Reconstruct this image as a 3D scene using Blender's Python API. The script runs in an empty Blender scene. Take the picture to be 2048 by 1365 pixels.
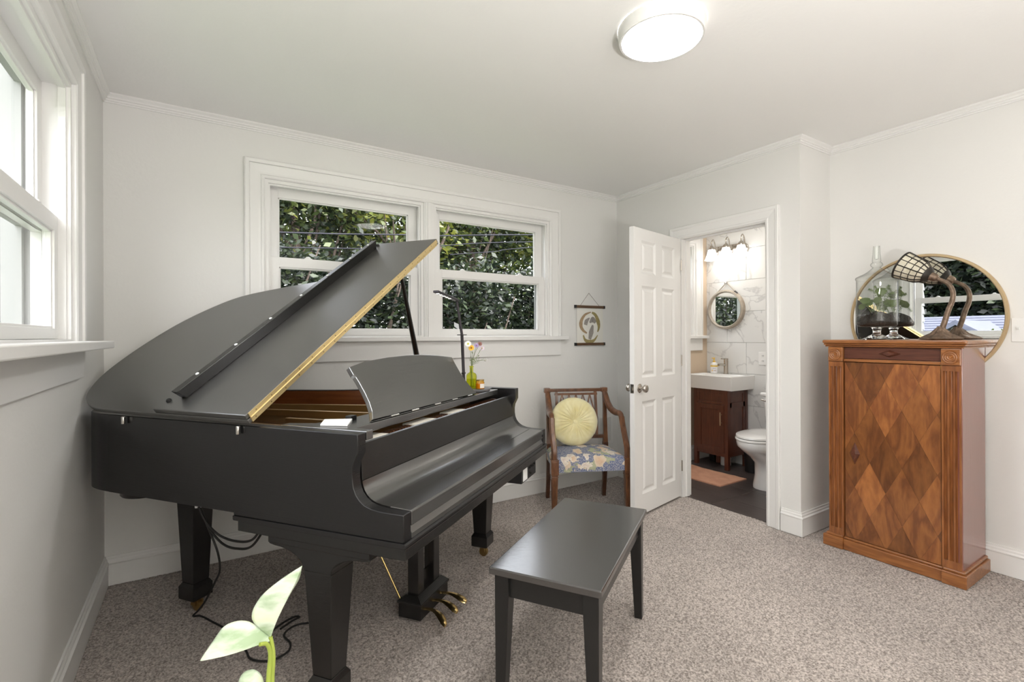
import bpy, bmesh, math, random
import numpy as np
from mathutils import Vector, Matrix

S = bpy.context.scene
COL = S.collection
PI = math.pi
random.seed(7)
R = math.radians

# ------------------------------------------------------------------ camera
def cam_axes(yaw, pitch, roll):
    f = Vector((math.sin(yaw)*math.cos(pitch), math.cos(yaw)*math.cos(pitch), math.sin(pitch)))
    r = Vector((math.cos(yaw), -math.sin(yaw), 0))
    u = r.cross(f)
    c, s = math.cos(roll), math.sin(roll)
    return c*r+s*u, -s*r+c*u, f
cd = bpy.data.cameras.new('camera')
cam = bpy.data.objects.new('camera', cd)
COL.objects.link(cam)
_r, _u, _f = cam_axes(0.5676, 0.0005, -0.0041)
cam.matrix_world = Matrix(((_r.x, _u.x, -_f.x, 0.3974), (_r.y, _u.y, -_f.y, -3.1335),
                           (_r.z, _u.z, -_f.z, 1.2262), (0, 0, 0, 1)))
cd.sensor_fit = 'HORIZONTAL'
cd.sensor_width = 36
cd.lens = 981.783/2048*36
cd.shift_y = -(682.5-672.48)/2048
cd.clip_start = 0.02
S.camera = cam

# ------------------------------------------------------------------ world, sun, exposure
wd = bpy.data.worlds.new('World')
S.world = wd
wd.use_nodes = True
_n = wd.node_tree.nodes
_sky = _n.new('ShaderNodeTexSky')
_sky.sky_type = 'NISHITA'
_sky.sun_disc = False
_sky.sun_elevation = R(52)
_sky.sun_rotation = R(155)
_sky.dust_density = 3.0
_sky.air_density = 1.0
_hsv = _n.new('ShaderNodeHueSaturation')
_hsv.inputs['Saturation'].default_value = 0.18
wd.node_tree.links.new(_sky.outputs[0], _hsv.inputs['Color'])
wd.node_tree.links.new(_hsv.outputs[0], _n['Background'].inputs[0])
_n['Background'].inputs[1].default_value = 1.25

sd = bpy.data.lights.new('sun', 'SUN')
sd.energy = 3.0
sd.angle = R(0.6)
sd.color = (1.0, 0.95, 0.86)
sun = bpy.data.objects.new('sun', sd)
COL.objects.link(sun)
sun.rotation_euler = Vector((-0.015, 0.62, -1.0)).to_track_quat('-Z', 'Y').to_euler()
sun.location = (3, -9, 12)

# added fill light with no visible source, aimed at the ceiling behind the camera
fd = bpy.data.lights.new('ceiling_bounce_fill', 'AREA')
fd.shape = 'DISK'; fd.size = 0.35; fd.energy = 74; fd.color = (1.0, 0.985, 0.96)
fill_light = bpy.data.objects.new('ceiling_bounce_fill', fd)
COL.objects.link(fill_light)
fill_light.location = (0.85, -3.95, 0.80)
fill_light.rotation_euler = Vector((0.10, -0.10, 1.0)).to_track_quat('-Z', 'Y').to_euler()

# added fill to brighten the bathroom, no fixture, unseen above the door head
bd = bpy.data.lights.new('bathroom_fill', 'AREA')
bd.shape = 'DISK'; bd.size = 0.28; bd.energy = 7; bd.color = (1.0, 0.97, 0.92)
bl = bpy.data.objects.new('bathroom_fill', bd)
COL.objects.link(bl)
bl.location = (4.12, -0.80, 2.42)

S.view_settings.view_transform = 'Standard'
S.view_settings.look = 'None'
S.view_settings.exposure = 0.38
S.view_settings.gamma = 1.0
S.view_settings.use_curve_mapping = False

# ------------------------------------------------------------------ builders
class MB:
    def __init__(s):
        s.v = []; s.f = []
    def add(s, vs, fs):
        o = len(s.v)
        s.v += [tuple(v) for v in vs]
        s.f += [tuple(i+o for i in f) for f in fs]
        return s
    def box(s, x0, x1, y0, y1, z0, z1, T=None):
        p = [(x0,y0,z0),(x1,y0,z0),(x1,y1,z0),(x0,y1,z0),(x0,y0,z1),(x1,y0,z1),(x1,y1,z1),(x0,y1,z1)]
        return s.hexa(p, T)
    def hexa(s, p, T=None):
        if T: p = [T(*q) for q in p]
        return s.add(p, [(3,2,1,0),(4,5,6,7),(0,1,5,4),(1,2,6,5),(2,3,7,6),(3,0,4,7)])
    def frus(s, lo, hi, T=None):
        """lo, hi = (x0,x1,y0,y1,z): tapered block between two rectangles"""
        a, b = lo, hi
        p = [(a[0],a[2],a[4]),(a[1],a[2],a[4]),(a[1],a[3],a[4]),(a[0],a[3],a[4]),
             (b[0],b[2],b[4]),(b[1],b[2],b[4]),(b[1],b[3],b[4]),(b[0],b[3],b[4])]
        return s.hexa(p, T)
    def prism(s, pts, a, b, T):
        """polygon pts (p,q) swept from a to b; T(p,q,t) -> xyz"""
        n = len(pts)
        vs = [T(p, q, a) for p, q in pts]+[T(p, q, b) for p, q in pts]
        fs = [tuple(range(n))[::-1], tuple(range(n, 2*n))]
        fs += [(i, (i+1) % n, n+(i+1) % n, n+i) for i in range(n)]
        return s.add(vs, fs)
    def lathe(s, prof, n=24, c=(0,0,0), ax=None, cap=True):
        """prof [(r,h)] about axis through c; ax = (X,Y,Z) vectors"""
        X, Y, Z = ax if ax else (Vector((1,0,0)), Vector((0,1,0)), Vector((0,0,1)))
        c = Vector(c); vs = []; fs = []
        for r, h in prof:
            for k in range(n):
                a = 2*PI*k/n
                vs.append(c+X*(r*math.cos(a))+Y*(r*math.sin(a))+Z*h)
        m = len(prof)
        for j in range(m-1):
            for k in range(n):
                k2 = (k+1) % n
                fs.append((j*n+k, j*n+k2, (j+1)*n+k2, (j+1)*n+k))
        if cap:
            if prof[0][0] > 1e-6: fs.append(tuple(range(n))[::-1])
            if prof[-1][0] > 1e-6: fs.append(tuple(range((m-1)*n, m*n)))
        return s.add(vs, fs)
    def tube(s, path, r, n=10, cap=True, closed=False, squash=None):
        P = [Vector(p) for p in path]; m = len(P)
        rs = r if isinstance(r, (list, tuple)) else [r]*m
        t0 = (P[1]-P[0]).normalized()
        up = Vector((0,0,1)) if abs(t0.z) < 0.9 else Vector((1,0,0))
        N = t0.cross(up).normalized()
        vs = []; fs = []
        for i in range(m):
            if closed: t = (P[(i+1) % m]-P[i-1]).normalized()
            elif i == 0: t = t0
            elif i == m-1: t = (P[i]-P[i-1]).normalized()
            else: t = ((P[i+1]-P[i]).normalized()+(P[i]-P[i-1]).normalized())
            if t.length < 1e-9: t = P[min(i+1,m-1)]-P[i]
            t = t.normalized()
            N = (N-t*N.dot(t))
            if N.length < 1e-6: N = t.orthogonal()
            N.normalize()
            B = t.cross(N)
            for k in range(n):
                a = 2*PI*k/n+PI/n
                vs.append(P[i]+N*(rs[i]*math.cos(a))+B*(rs[i]*math.sin(a)*(squash or 1)))
        for i in range(m if closed else m-1):
            j = (i+1) % m
            for k in range(n):
                k2 = (k+1) % n
                fs.append((i*n+k, i*n+k2, j*n+k2, j*n+k))
        if cap and not closed:
            fs.append(tuple(range(n))[::-1]); fs.append(tuple(range((m-1)*n, m*n)))
        return s.add(vs, fs)
    def sweep(s, path, prof, T, closed=False):
        """closed profile (o,h) swept along 2D path with mitres; T(a,b,h)->xyz; o offsets to the RIGHT of travel"""
        P = [Vector(p) for p in path]; m = len(P); vs = []; fs = []
        def nrm(d): return Vector((d.y, -d.x)).normalized()
        for i in range(m):
            d1 = P[i]-P[i-1] if (i > 0 or closed) else None
            d2 = P[(i+1) % m]-P[i] if (i < m-1 or closed) else None
            if d1 is None: nn = nrm(d2)
            elif d2 is None: nn = nrm(d1)
            else:
                n1, n2 = nrm(d1), nrm(d2)
                nn = (n1+n2); nn = nn/ max(nn.dot(n1), 1e-3)
            for o, h in prof:
                q = P[i]+nn*o
                vs.append(T(q.x, q.y, h))
        k = len(prof)
        for i in range(m if closed else m-1):
            j = (i+1) % m
            for a in range(k):
                b = (a+1) % k
                fs.append((i*k+a, i*k+b, j*k+b, j*k+a))
        if not closed:
            fs.append(tuple(range(k))[::-1]); fs.append(tuple(range((m-1)*k, m*k)))
        return s.add(vs, fs)
    def sphere(s, c, r, n=12, m=8, sc=(1,1,1)):
        prof = [(math.sin(PI*i/m), -math.cos(PI*i/m)) for i in range(m+1)]
        b = MB().lathe([(max(p[0],0)*r, p[1]*r) for p in prof], n)
        return s.add([(c[0]+v[0]*sc[0], c[1]+v[1]*sc[1], c[2]+v[2]*sc[2]) for v in b.v], b.f)

def frame(z, x=None):
    z = Vector(z).normalized()
    x = Vector(x) if x is not None else z.orthogonal()
    x = (x-z*x.dot(z)).normalized()
    return x, z.cross(x), z

def obj(name, mb, m, parent=None, org=(0,0,0), smooth=None, bevel=None, label=None, merge=True):
    me = bpy.data.meshes.new(name)
    o0 = Vector(org)
    me.from_pydata([(v[0]-o0.x, v[1]-o0.y, v[2]-o0.z) for v in mb.v], [], mb.f)
    bm = bmesh.new(); bm.from_mesh(me)
    if merge: bmesh.ops.remove_doubles(bm, verts=bm.verts, dist=1e-6)
    bmesh.ops.recalc_face_normals(bm, faces=bm.faces)
    bm.to_mesh(me); bm.free()
    if m is not None: me.materials.append(m)
    if smooth:
        me.polygons.foreach_set('use_smooth', [True]*len(me.polygons))
        me.set_sharp_from_angle(angle=R(smooth))
    o = bpy.data.objects.new(name, me)
    COL.objects.link(o)
    if parent is not None: o.parent = parent
    else: o.location = o0
    if bevel:
        bv = o.modifiers.new('bevel', 'BEVEL')
        bv.width = bevel; bv.segments = 2; bv.limit_method = 'ANGLE'; bv.angle_limit = R(50)
    if label: o['label'] = label
    return o

def thing(name, label, cat, loc=(0,0,0), rz=0, group=None):
    o = bpy.data.objects.new(name, None)
    o.empty_display_size = 0.1
    COL.objects.link(o)
    o.location = loc; o.rotation_euler = (0,0,rz)
    o['label'] = label; o['category'] = cat
    if group: o['group'] = group
    return o
def tag(o, label, cat, group=None):
    o['label'] = label; o['category'] = cat
    if group: o['group'] = group
    return o
def struct(o, label=None):
    o['kind'] = 'structure'
    if label: o['label'] = label
    return o
def twin(o, parent=None, **kw):
    c = o.copy(); COL.objects.link(c)
    if parent is not None: c.parent = parent
    for k, v in kw.items(): setattr(c, k, v)
    return c

# ------------------------------------------------------------------ materials
def _base(name):
    m = bpy.data.materials.new(name); m.use_nodes = True
    nt = m.node_tree
    return m, nt, nt.nodes, nt.links, nt.nodes['Principled BSDF']
def c4(c): return (c[0], c[1], c[2], 1)
def mat(name, col, rough=0.5, metal=0, spec=0.5, var=None, bump=None, coat=0, stretch=(1,1,1), sheen=0, ior=1.5):
    """var = (scale, dark colour): noise-mixed colour; bump = (scale, distance)"""
    m, nt, N, L, b = _base(name)
    b.inputs['Base Color'].default_value = c4(col)
    b.inputs['Roughness'].default_value = rough
    b.inputs['Metallic'].default_value = metal
    b.inputs['Specular IOR Level'].default_value = spec
    b.inputs['IOR'].default_value = ior
    b.inputs['Coat Weight'].default_value = coat
    b.inputs['Coat Roughness'].default_value = 0.12
    if sheen: b.inputs['Sheen Weight'].default_value = sheen
    if var or bump:
        tc = N.new('ShaderNodeTexCoord'); mp = N.new('ShaderNodeMapping')
        mp.inputs['Scale'].default_value = stretch
        L.new(tc.outputs['Object'], mp.inputs['Vector'])
    if var:
        nz = N.new('ShaderNodeTexNoise'); nz.inputs['Scale'].default_value = var[0]
        nz.inputs['Detail'].default_value = 6
        L.new(mp.outputs[0], nz.inputs['Vector'])
        cr = N.new('ShaderNodeValToRGB')
        cr.color_ramp.elements[0].position = 0.3; cr.color_ramp.elements[1].position = 0.7
        cr.color_ramp.elements[0].color = c4(var[1]); cr.color_ramp.elements[1].color = c4(col)
        L.new(nz.outputs['Fac'], cr.inputs[0]); L.new(cr.outputs[0], b.inputs['Base Color'])
    if bump:
        nb = N.new('ShaderNodeTexNoise'); nb.inputs['Scale'].default_value = bump[0]
        nb.inputs['Detail'].default_value = 4
        L.new(mp.outputs[0], nb.inputs['Vector'])
        bp = N.new('ShaderNodeBump'); bp.inputs['Strength'].default_value = 1
        bp.inputs['Distance'].default_value = bump[1]
        L.new(nb.outputs['Fac'], bp.inputs['Height']); L.new(bp.outputs[0], b.inputs['Normal'])
    return m
def wood(name, dark, light, stretch, scale=6, rough=0.35, coat=0.3, rings=False, rnd=False, mid=None):
    m, nt, N, L, b = _base(name)
    tc = N.new('ShaderNodeTexCoord'); mp = N.new('ShaderNodeMapping')
    mp.inputs['Scale'].default_value = stretch
    L.new(tc.outputs['Object'], mp.inputs['Vector'])
    if rnd:
        oi = N.new('ShaderNodeObjectInfo')
        ml = N.new('ShaderNodeVectorMath'); ml.operation = 'SCALE'
        ml.inputs[0].default_value = (13.7, 7.1, 19.3)
        L.new(oi.outputs['Random'], ml.inputs['Scale'])
        L.new(ml.outputs[0], mp.inputs['Location'])
    nz = N.new('ShaderNodeTexNoise'); nz.inputs['Scale'].default_value = scale
    nz.inputs['Detail'].default_value = 7; nz.inputs['Distortion'].default_value = 0.6
    L.new(mp.outputs[0], nz.inputs['Vector'])
    src = nz.outputs['Fac']
    if rings:
        # contour bands of the noise give cathedral-like figured grain
        mu = N.new('ShaderNodeMath'); mu.operation = 'MULTIPLY'; mu.inputs[1].default_value = rings
        L.new(nz.outputs['Fac'], mu.inputs[0])
        fr = N.new('ShaderNodeMath'); fr.operation = 'PINGPONG'; fr.inputs[1].default_value = 1
        L.new(mu.outputs[0], fr.inputs[0])
        nz2 = N.new('ShaderNodeTexNoise'); nz2.inputs['Scale'].default_value = scale*5
        nz2.inputs['Detail'].default_value = 5
        L.new(mp.outputs[0], nz2.inputs['Vector'])
        ad = N.new('ShaderNodeMath'); ad.operation = 'MULTIPLY_ADD'
        ad.inputs[1].default_value = 0.40; L.new(fr.outputs[0], ad.inputs[0])
        ml2 = N.new('ShaderNodeMath'); ml2.operation = 'MULTIPLY'; ml2.inputs[1].default_value = 0.5
        L.new(nz2.outputs['Fac'], ml2.inputs[0]); L.new(ml2.outputs[0], ad.inputs[2])
        src = ad.outputs[0]
    cr = N.new('ShaderNodeValToRGB')
    cr.color_ramp.elements[0].position = 0.25; cr.color_ramp.elements[1].position = 0.75
    cr.color_ramp.elements[0].color = c4(dark); cr.color_ramp.elements[1].color = c4(light)
    L.new(src, cr.inputs[0])
    out = cr.outputs[0]
    if rnd:
        hs = N.new('ShaderNodeHueSaturation')
        mr = N.new('ShaderNodeMapRange'); mr.inputs['To Min'].default_value = 0.58; mr.inputs['To Max'].default_value = 1.22
        L.new(oi.outputs['Random'], mr.inputs['Value']); L.new(mr.outputs[0], hs.inputs['Value'])
        L.new(out, hs.inputs['Color']); out = hs.outputs[0]
    L.new(out, b.inputs['Base Color'])
    b.inputs['Roughness'].default_value = rough
    b.inputs['Coat Weight'].default_value = coat; b.inputs['Coat Roughness'].default_value = 0.15
    bp = N.new('ShaderNodeBump'); bp.inputs['Distance'].default_value = 0.0004
    L.new(nz.outputs['Fac'], bp.inputs['Height']); L.new(bp.outputs[0], b.inputs['Normal'])
    return m
def pane_glass(name, tint=(1,1,1), f0=0.006, k=0.5, edge=0.0):
    """thin clear glass: see-through plus a mirror reflection that grows towards grazing angles (Schlick)"""
    m, nt, N, L, b = _base(name); N.remove(b)
    tr = N.new('ShaderNodeBsdfTransparent'); tr.inputs[0].default_value = c4(tint)
    gl = N.new('ShaderNodeBsdfGlossy'); gl.inputs['Roughness'].default_value = 0.0
    lw = N.new('ShaderNodeLayerWeight'); lw.inputs['Blend'].default_value = 0.5
    pw = N.new('ShaderNodeMath'); pw.operation = 'POWER'; pw.inputs[1].default_value = 5
    L.new(lw.outputs['Facing'], pw.inputs[0])
    ma = N.new('ShaderNodeMath'); ma.operation = 'MULTIPLY_ADD'; ma.inputs[1].default_value = k; ma.inputs[2].default_value = f0
    L.new(pw.outputs[0], ma.inputs[0])
    mx = N.new('ShaderNodeMixShader')
    L.new(ma.outputs[0], mx.inputs[0]); L.new(tr.outputs[0], mx.inputs[1]); L.new(gl.outputs[0], mx.inputs[2])
    if edge:
        p2 = N.new('ShaderNodeMath'); p2.operation = 'POWER'; p2.inputs[1].default_value = 3
        L.new(lw.outputs['Facing'], p2.inputs[0])
        mc = N.new('ShaderNodeMix'); mc.data_type = 'RGBA'
        mc.inputs['A'].default_value = c4(tint); mc.inputs['B'].default_value = c4([t*edge for t in tint])
        L.new(p2.outputs[0], mc.inputs['Factor']); L.new(mc.outputs['Result'], tr.inputs[0])
    L.new(mx.outputs[0], N['Material Output'].inputs[0])
    return m
def emit(name, col, s):
    m, nt, N, L, b = _base(name)
    b.inputs['Base Color'].default_value = c4(col)
    b.inputs['Emission Color'].default_value = c4(col)
    b.inputs['Emission Strength'].default_value = s
    return m
def leaf_mat(name, cols, rough=0.45, trans=0.35):
    m, nt, N, L, b = _base(name)
    ge = N.new('ShaderNodeNewGeometry'); cr = N.new('ShaderNodeValToRGB')
    el = cr.color_ramp.elements
    while len(el) < len(cols): el.new(0.5)
    for i, c in enumerate(cols):
        el[i].position = i/(len(cols)-1); el[i].color = c4(c)
    L.new(ge.outputs['Random Per Island'], cr.inputs[0])
    L.new(cr.outputs[0], b.inputs['Base Color'])
    b.inputs['Roughness'].default_value = rough
    tl = N.new('ShaderNodeBsdfTranslucent'); mx = N.new('ShaderNodeMixShader'); mx.inputs[0].default_value = trans
    hs = N.new('ShaderNodeHueSaturation'); hs.inputs['Hue'].default_value = 0.47; hs.inputs['Value'].default_value = 1.9
    L.new(cr.outputs[0], hs.inputs['Color']); L.new(hs.outputs[0], tl.inputs[0])
    L.new(b.outputs[0], mx.inputs[1]); L.new(tl.outputs[0], mx.inputs[2])
    L.new(mx.outputs[0], N['Material Output'].inputs[0])
    return m

M = {}
M['wall'] = mat('wall_paint', (0.78,0.77,0.745), 0.55, bump=(60,0.0006), spec=0.3)
M['ceil'] = mat('ceiling_paint', (0.90,0.89,0.87), 0.7, bump=(50,0.0006), spec=0.2)
M['trim'] = mat('trim_paint', (0.82,0.81,0.79), 0.32)
M['ext_trim'] = mat('dimmed_exterior_trim', (0.36,0.36,0.35), 0.6)  # white outer trim, colour darkened to hold back the bright daylight on it
M['beige'] = mat('beige_paint', (0.66,0.53,0.40), 0.6, spec=0.3)
M['pane'] = pane_glass('window_glass', f0=0.0035, k=0.35)
M['jar'] = pane_glass('clear_glass', (0.975,0.985,0.975), 0.06, 0.8, edge=0.25)
M['jarsolid'] = mat('solid_glass', (0.98,0.985,0.98), 0.01)
M['jarsolid'].node_tree.nodes['Principled BSDF'].inputs['Transmission Weight'].default_value = 1
M['green_glass'] = pane_glass('green_glass', (0.84,0.86,0.22), 0.04, 0.7, edge=0.6)
M['amber_glass'] = pane_glass('amber_glass', (0.93,0.68,0.22), 0.04, 0.7, edge=0.6)
M['ebony'] = mat('satin_ebony', (0.010,0.0095,0.009), 0.25, ior=1.6, bump=(9,0.0003), stretch=(3,3,60), spec=0.5)
M['ebony_side'] = mat('satin_ebony_brushed', (0.010,0.0095,0.0100), 0.26, ior=1.56, bump=(7,0.0006), stretch=(1.2,1.2,40), spec=0.5)
M['ebony_lid'] = mat('satin_ebony_lid', (0.026,0.0245,0.022), 0.34, ior=2.75, bump=(9,0.00025), stretch=(1.2,26,26), spec=0.5)
M['ebony_gloss'] = mat('polished_ebony', (0.022,0.021,0.0195), 0.20, ior=2.9, spec=0.5, bump=(6,0.0002), stretch=(1,30,30))
M['black'] = mat('black_matt', (0.012,0.012,0.013), 0.5)
M['rubber'] = mat('black_rubber', (0.012,0.011,0.010), 0.6)
M['brass'] = mat('brass', (0.72,0.52,0.22), 0.22, 1.0)
M['hinge'] = mat('brass_hinge', (0.85,0.66,0.33), 0.38, 0.75)
M['brass_old'] = mat('aged_brass', (0.36,0.25,0.10), 0.35, 1.0)
M['steel'] = mat('steel', (0.72,0.70,0.66), 0.25, 1.0)
M['nickel'] = mat('brushed_nickel', (0.52,0.48,0.43), 0.25, 1.0)
M['chrome'] = mat('chrome', (0.78,0.78,0.78), 0.10, 1.0)
M['felt'] = mat('white_felt', (0.85,0.85,0.83), 0.8)
M['mahog'] = wood('inner_rim_mahogany', (0.10,0.028,0.008), (0.20,0.062,0.018), (1,1,14), 3, 0.25, 0.5)
M['sboard'] = wood('red_soundboard', (0.13,0.042,0.020), (0.22,0.075,0.036), (2,30,2), 4, 0.4, 0.2)
M['plate'] = mat('gold_plate', (0.36,0.22,0.08), 0.35, 0.6)
M['keywood'] = wood('key_wood', (0.50,0.40,0.29), (0.66,0.56,0.43), (30,2,2), 4, 0.5, 0)
M['paper'] = mat('white_paper', (0.88,0.88,0.87), 0.6)
M['bench'] = mat('black_bench_paint', (0.022,0.0215,0.0205), 0.20, spec=0.5, ior=2.5, bump=(30,0.0002), stretch=(4,1,1))
M['bench_leg'] = mat('black_bench_leg_paint', (0.013,0.013,0.0125), 0.3, spec=0.5, ior=1.55, bump=(30,0.0003), stretch=(1,1,0.2))
M['walnut'] = wood('chair_walnut', (0.075,0.026,0.010), (0.21,0.085,0.033), (3,3,1), 14, 0.3, 0.4)
M['walnut_dark'] = wood('chair_walnut_dark', (0.045,0.017,0.008), (0.12,0.045,0.018), (3,3,1), 14, 0.35, 0.3)
M['cab'] = wood('cabinet_walnut', (0.16,0.052,0.016), (0.39,0.145,0.045), (8,8,0.8), 9, 0.32, 0.35)
M['cab_h'] = wood('cabinet_walnut_rail', (0.19,0.066,0.020), (0.42,0.165,0.050), (8,0.8,8), 9, 0.32, 0.35)
M['cab_dark'] = wood('cabinet_drawer_wood', (0.075,0.022,0.013), (0.15,0.052,0.029), (8,0.8,8), 9, 0.3, 0.4)
M['cab_side'] = wood('cabinet_side_sheen_wood', (0.23,0.080,0.060), (0.32,0.125,0.098), (8,8,0.8), 7, 0.24, 0.6)  # walnut with the wall's mauve reflection put into its base colour
M['veneer'] = wood('cabinet_veneer', (0.19,0.064,0.021), (0.38,0.145,0.042), (4,4,1.2), 3.0, 0.3, 0.35, rings=7, rnd=True)
M['vanity'] = wood('vanity_wood', (0.060,0.017,0.009), (0.135,0.040,0.020), (9,9,1), 6, 0.3, 0.3)
M['porcelain'] = mat('porcelain', (0.88,0.88,0.87), 0.08, coat=0.5)
M['mirror'] = mat('mirror_silver', (0.92,0.93,0.92), 0.0, 1.0)
M['gold_frame'] = mat('gold_frame', (0.62,0.47,0.28), 0.35, 0.8)
M['bronze'] = mat('lamp_bronze', (0.30,0.21,0.15), 0.42, 0.55, var=(40,(0.12,0.085,0.06)), bump=(60,0.003))
M['lead'] = mat('lead_came', (0.035,0.03,0.025), 0.5, 0.3)
M['shade'] = mat('cream_shade_glass', (0.74,0.70,0.57), 0.25, var=(30,(0.60,0.55,0.42)))
M['soil'] = mat('dark_soil', (0.035,0.024,0.017), 0.9, var=(70,(0.010,0.007,0.005)), bump=(80,0.01))
M['velvet'] = mat('yellow_velvet', (0.84,0.78,0.50), 0.85, var=(14,(0.72,0.63,0.30)), sheen=0.5)
M['mat_pink'] = mat('coral_bath_mat', (0.66,0.36,0.24), 0.95, var=(9,(0.54,0.28,0.185)), bump=(160,0.004))
M['plastic_w'] = mat('white_plastic', (0.83,0.82,0.80), 0.35)
M['plastic_y'] = mat('yellow_plastic', (0.82,0.55,0.10), 0.4)
M['dowel'] = wood('dowel_wood', (0.085,0.043,0.020), (0.15,0.080,0.040), (1,8,8), 10, 0.5, 0)
M['pot'] = mat('terracotta', (0.55,0.26,0.15), 0.8, bump=(40,0.002))
M['lawn'] = mat('lawn', (0.06,0.10,0.025), 0.9, var=(3,(0.03,0.06,0.015)))
M['bark'] = mat('bark', (0.09,0.065,0.05), 0.9, var=(12,(0.035,0.025,0.02)), bump=(25,0.02), stretch=(3,3,0.6))
M['cable'] = mat('cable_jacket', (0.012,0.012,0.018), 0.7, spec=0.2)
M['siding'] = mat('pale_siding', (0.11,0.11,0.108), 0.6)
M['shingle'] = mat('grey_blue_shingle', (0.075,0.08,0.112), 0.9, var=(9,(0.056,0.061,0.088)))
M['gable'] = mat('dark_gable_siding', (0.022,0.017,0.018), 0.9)
M['stem'] = mat('plant_stem', (0.34,0.42,0.07), 0.45)

# carpet: speckled loop colours
def carpet_mat():
    m, nt, N, L, b = _base('carpet_pile')
    tc = N.new('ShaderNodeTexCoord')
    a = N.new('ShaderNodeTexNoise'); a.inputs['Scale'].default_value = 130; a.inputs['Detail'].default_value = 3
    L.new(tc.outputs['Object'], a.inputs['Vector'])
    cr = N.new('ShaderNodeValToRGB'); e = cr.color_ramp.elements
    e[0].position = 0.34; e[1].position = 0.66
    e[0].color = (0.20,0.170,0.150,1); e[1].color = (0.60,0.53,0.485,1)
    L.new(a.outputs['Fac'], cr.inputs[0])
    g = N.new('ShaderNodeTexNoise'); g.inputs['Scale'].default_value = 2.2; g.inputs['Detail'].default_value = 2
    L.new(tc.outputs['Object'], g.inputs['Vector'])
    mr = N.new('ShaderNodeMapRange'); mr.inputs['From Min'].default_value = 0.3; mr.inputs['From Max'].default_value = 0.7
    mr.inputs['To Min'].default_value = 0.90; mr.inputs['To Max'].default_value = 1.06
    L.new(g.outputs['Fac'], mr.inputs['Value'])
    hs = N.new('ShaderNodeHueSaturation'); L.new(mr.outputs[0], hs.inputs['Value']); L.new(cr.outputs[0], hs.inputs['Color'])
    L.new(hs.outputs[0], b.inputs['Base Color'])
    b.inputs['Roughness'].default_value = 1.0; b.inputs['Specular IOR Level'].default_value = 0.05
    b.inputs['Sheen Weight'].default_value = 0.25
    return m
M['carpet'] = carpet_mat()

def marble_mat(name, base, vein, scale=1.6, width=0.06, rough=0.15):
    m, nt, N, L, b = _base(name)
    tc = N.new('ShaderNodeTexCoord')
    oi = N.new('ShaderNodeObjectInfo'); ml = N.new('ShaderNodeVectorMath'); ml.operation = 'SCALE'
    ml.inputs[0].default_value = (11.3, 5.9, 8.1); L.new(oi.outputs['Random'], ml.inputs['Scale'])
    ad = N.new('ShaderNodeVectorMath'); L.new(tc.outputs['Object'], ad.inputs[0]); L.new(ml.outputs[0], ad.inputs[1])
    nz = N.new('ShaderNodeTexNoise'); nz.inputs['Scale'].default_value = scale; nz.inputs['Detail'].default_value = 7
    nz.inputs['Distortion'].default_value = 1.6; L.new(ad.outputs[0], nz.inputs['Vector'])
    sb = N.new('ShaderNodeMath'); sb.operation = 'SUBTRACT'; sb.inputs[1].default_value = 0.5; L.new(nz.outputs['Fac'], sb.inputs[0])
    ab = N.new('ShaderNodeMath'); ab.operation = 'ABSOLUTE'; L.new(sb.outputs[0], ab.inputs[0])
    cr = N.new('ShaderNodeValToRGB'); e = cr.color_ramp.elements
    e[0].position = 0; e[0].color = c4(vein); e[1].position = width; e[1].color = c4(base)
    L.new(ab.outputs[0], cr.inputs[0]); L.new(cr.outputs[0], b.inputs['Base Color'])
    b.inputs['Roughness'].default_value = rough
    return m
M['marble'] = marble_mat('white_marble_tile', (0.74,0.735,0.72), (0.56,0.555,0.55), 1.5, 0.020)
M['slate'] = mat('dark_slate_tile', (0.080,0.064,0.060), 0.35, var=(6,(0.058,0.046,0.044)), stretch=(6,1,1))
M['grout'] = mat('grout', (0.50,0.46,0.42), 0.9)
M['grout_w'] = mat('white_grout', (0.66,0.65,0.63), 0.9)

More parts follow.
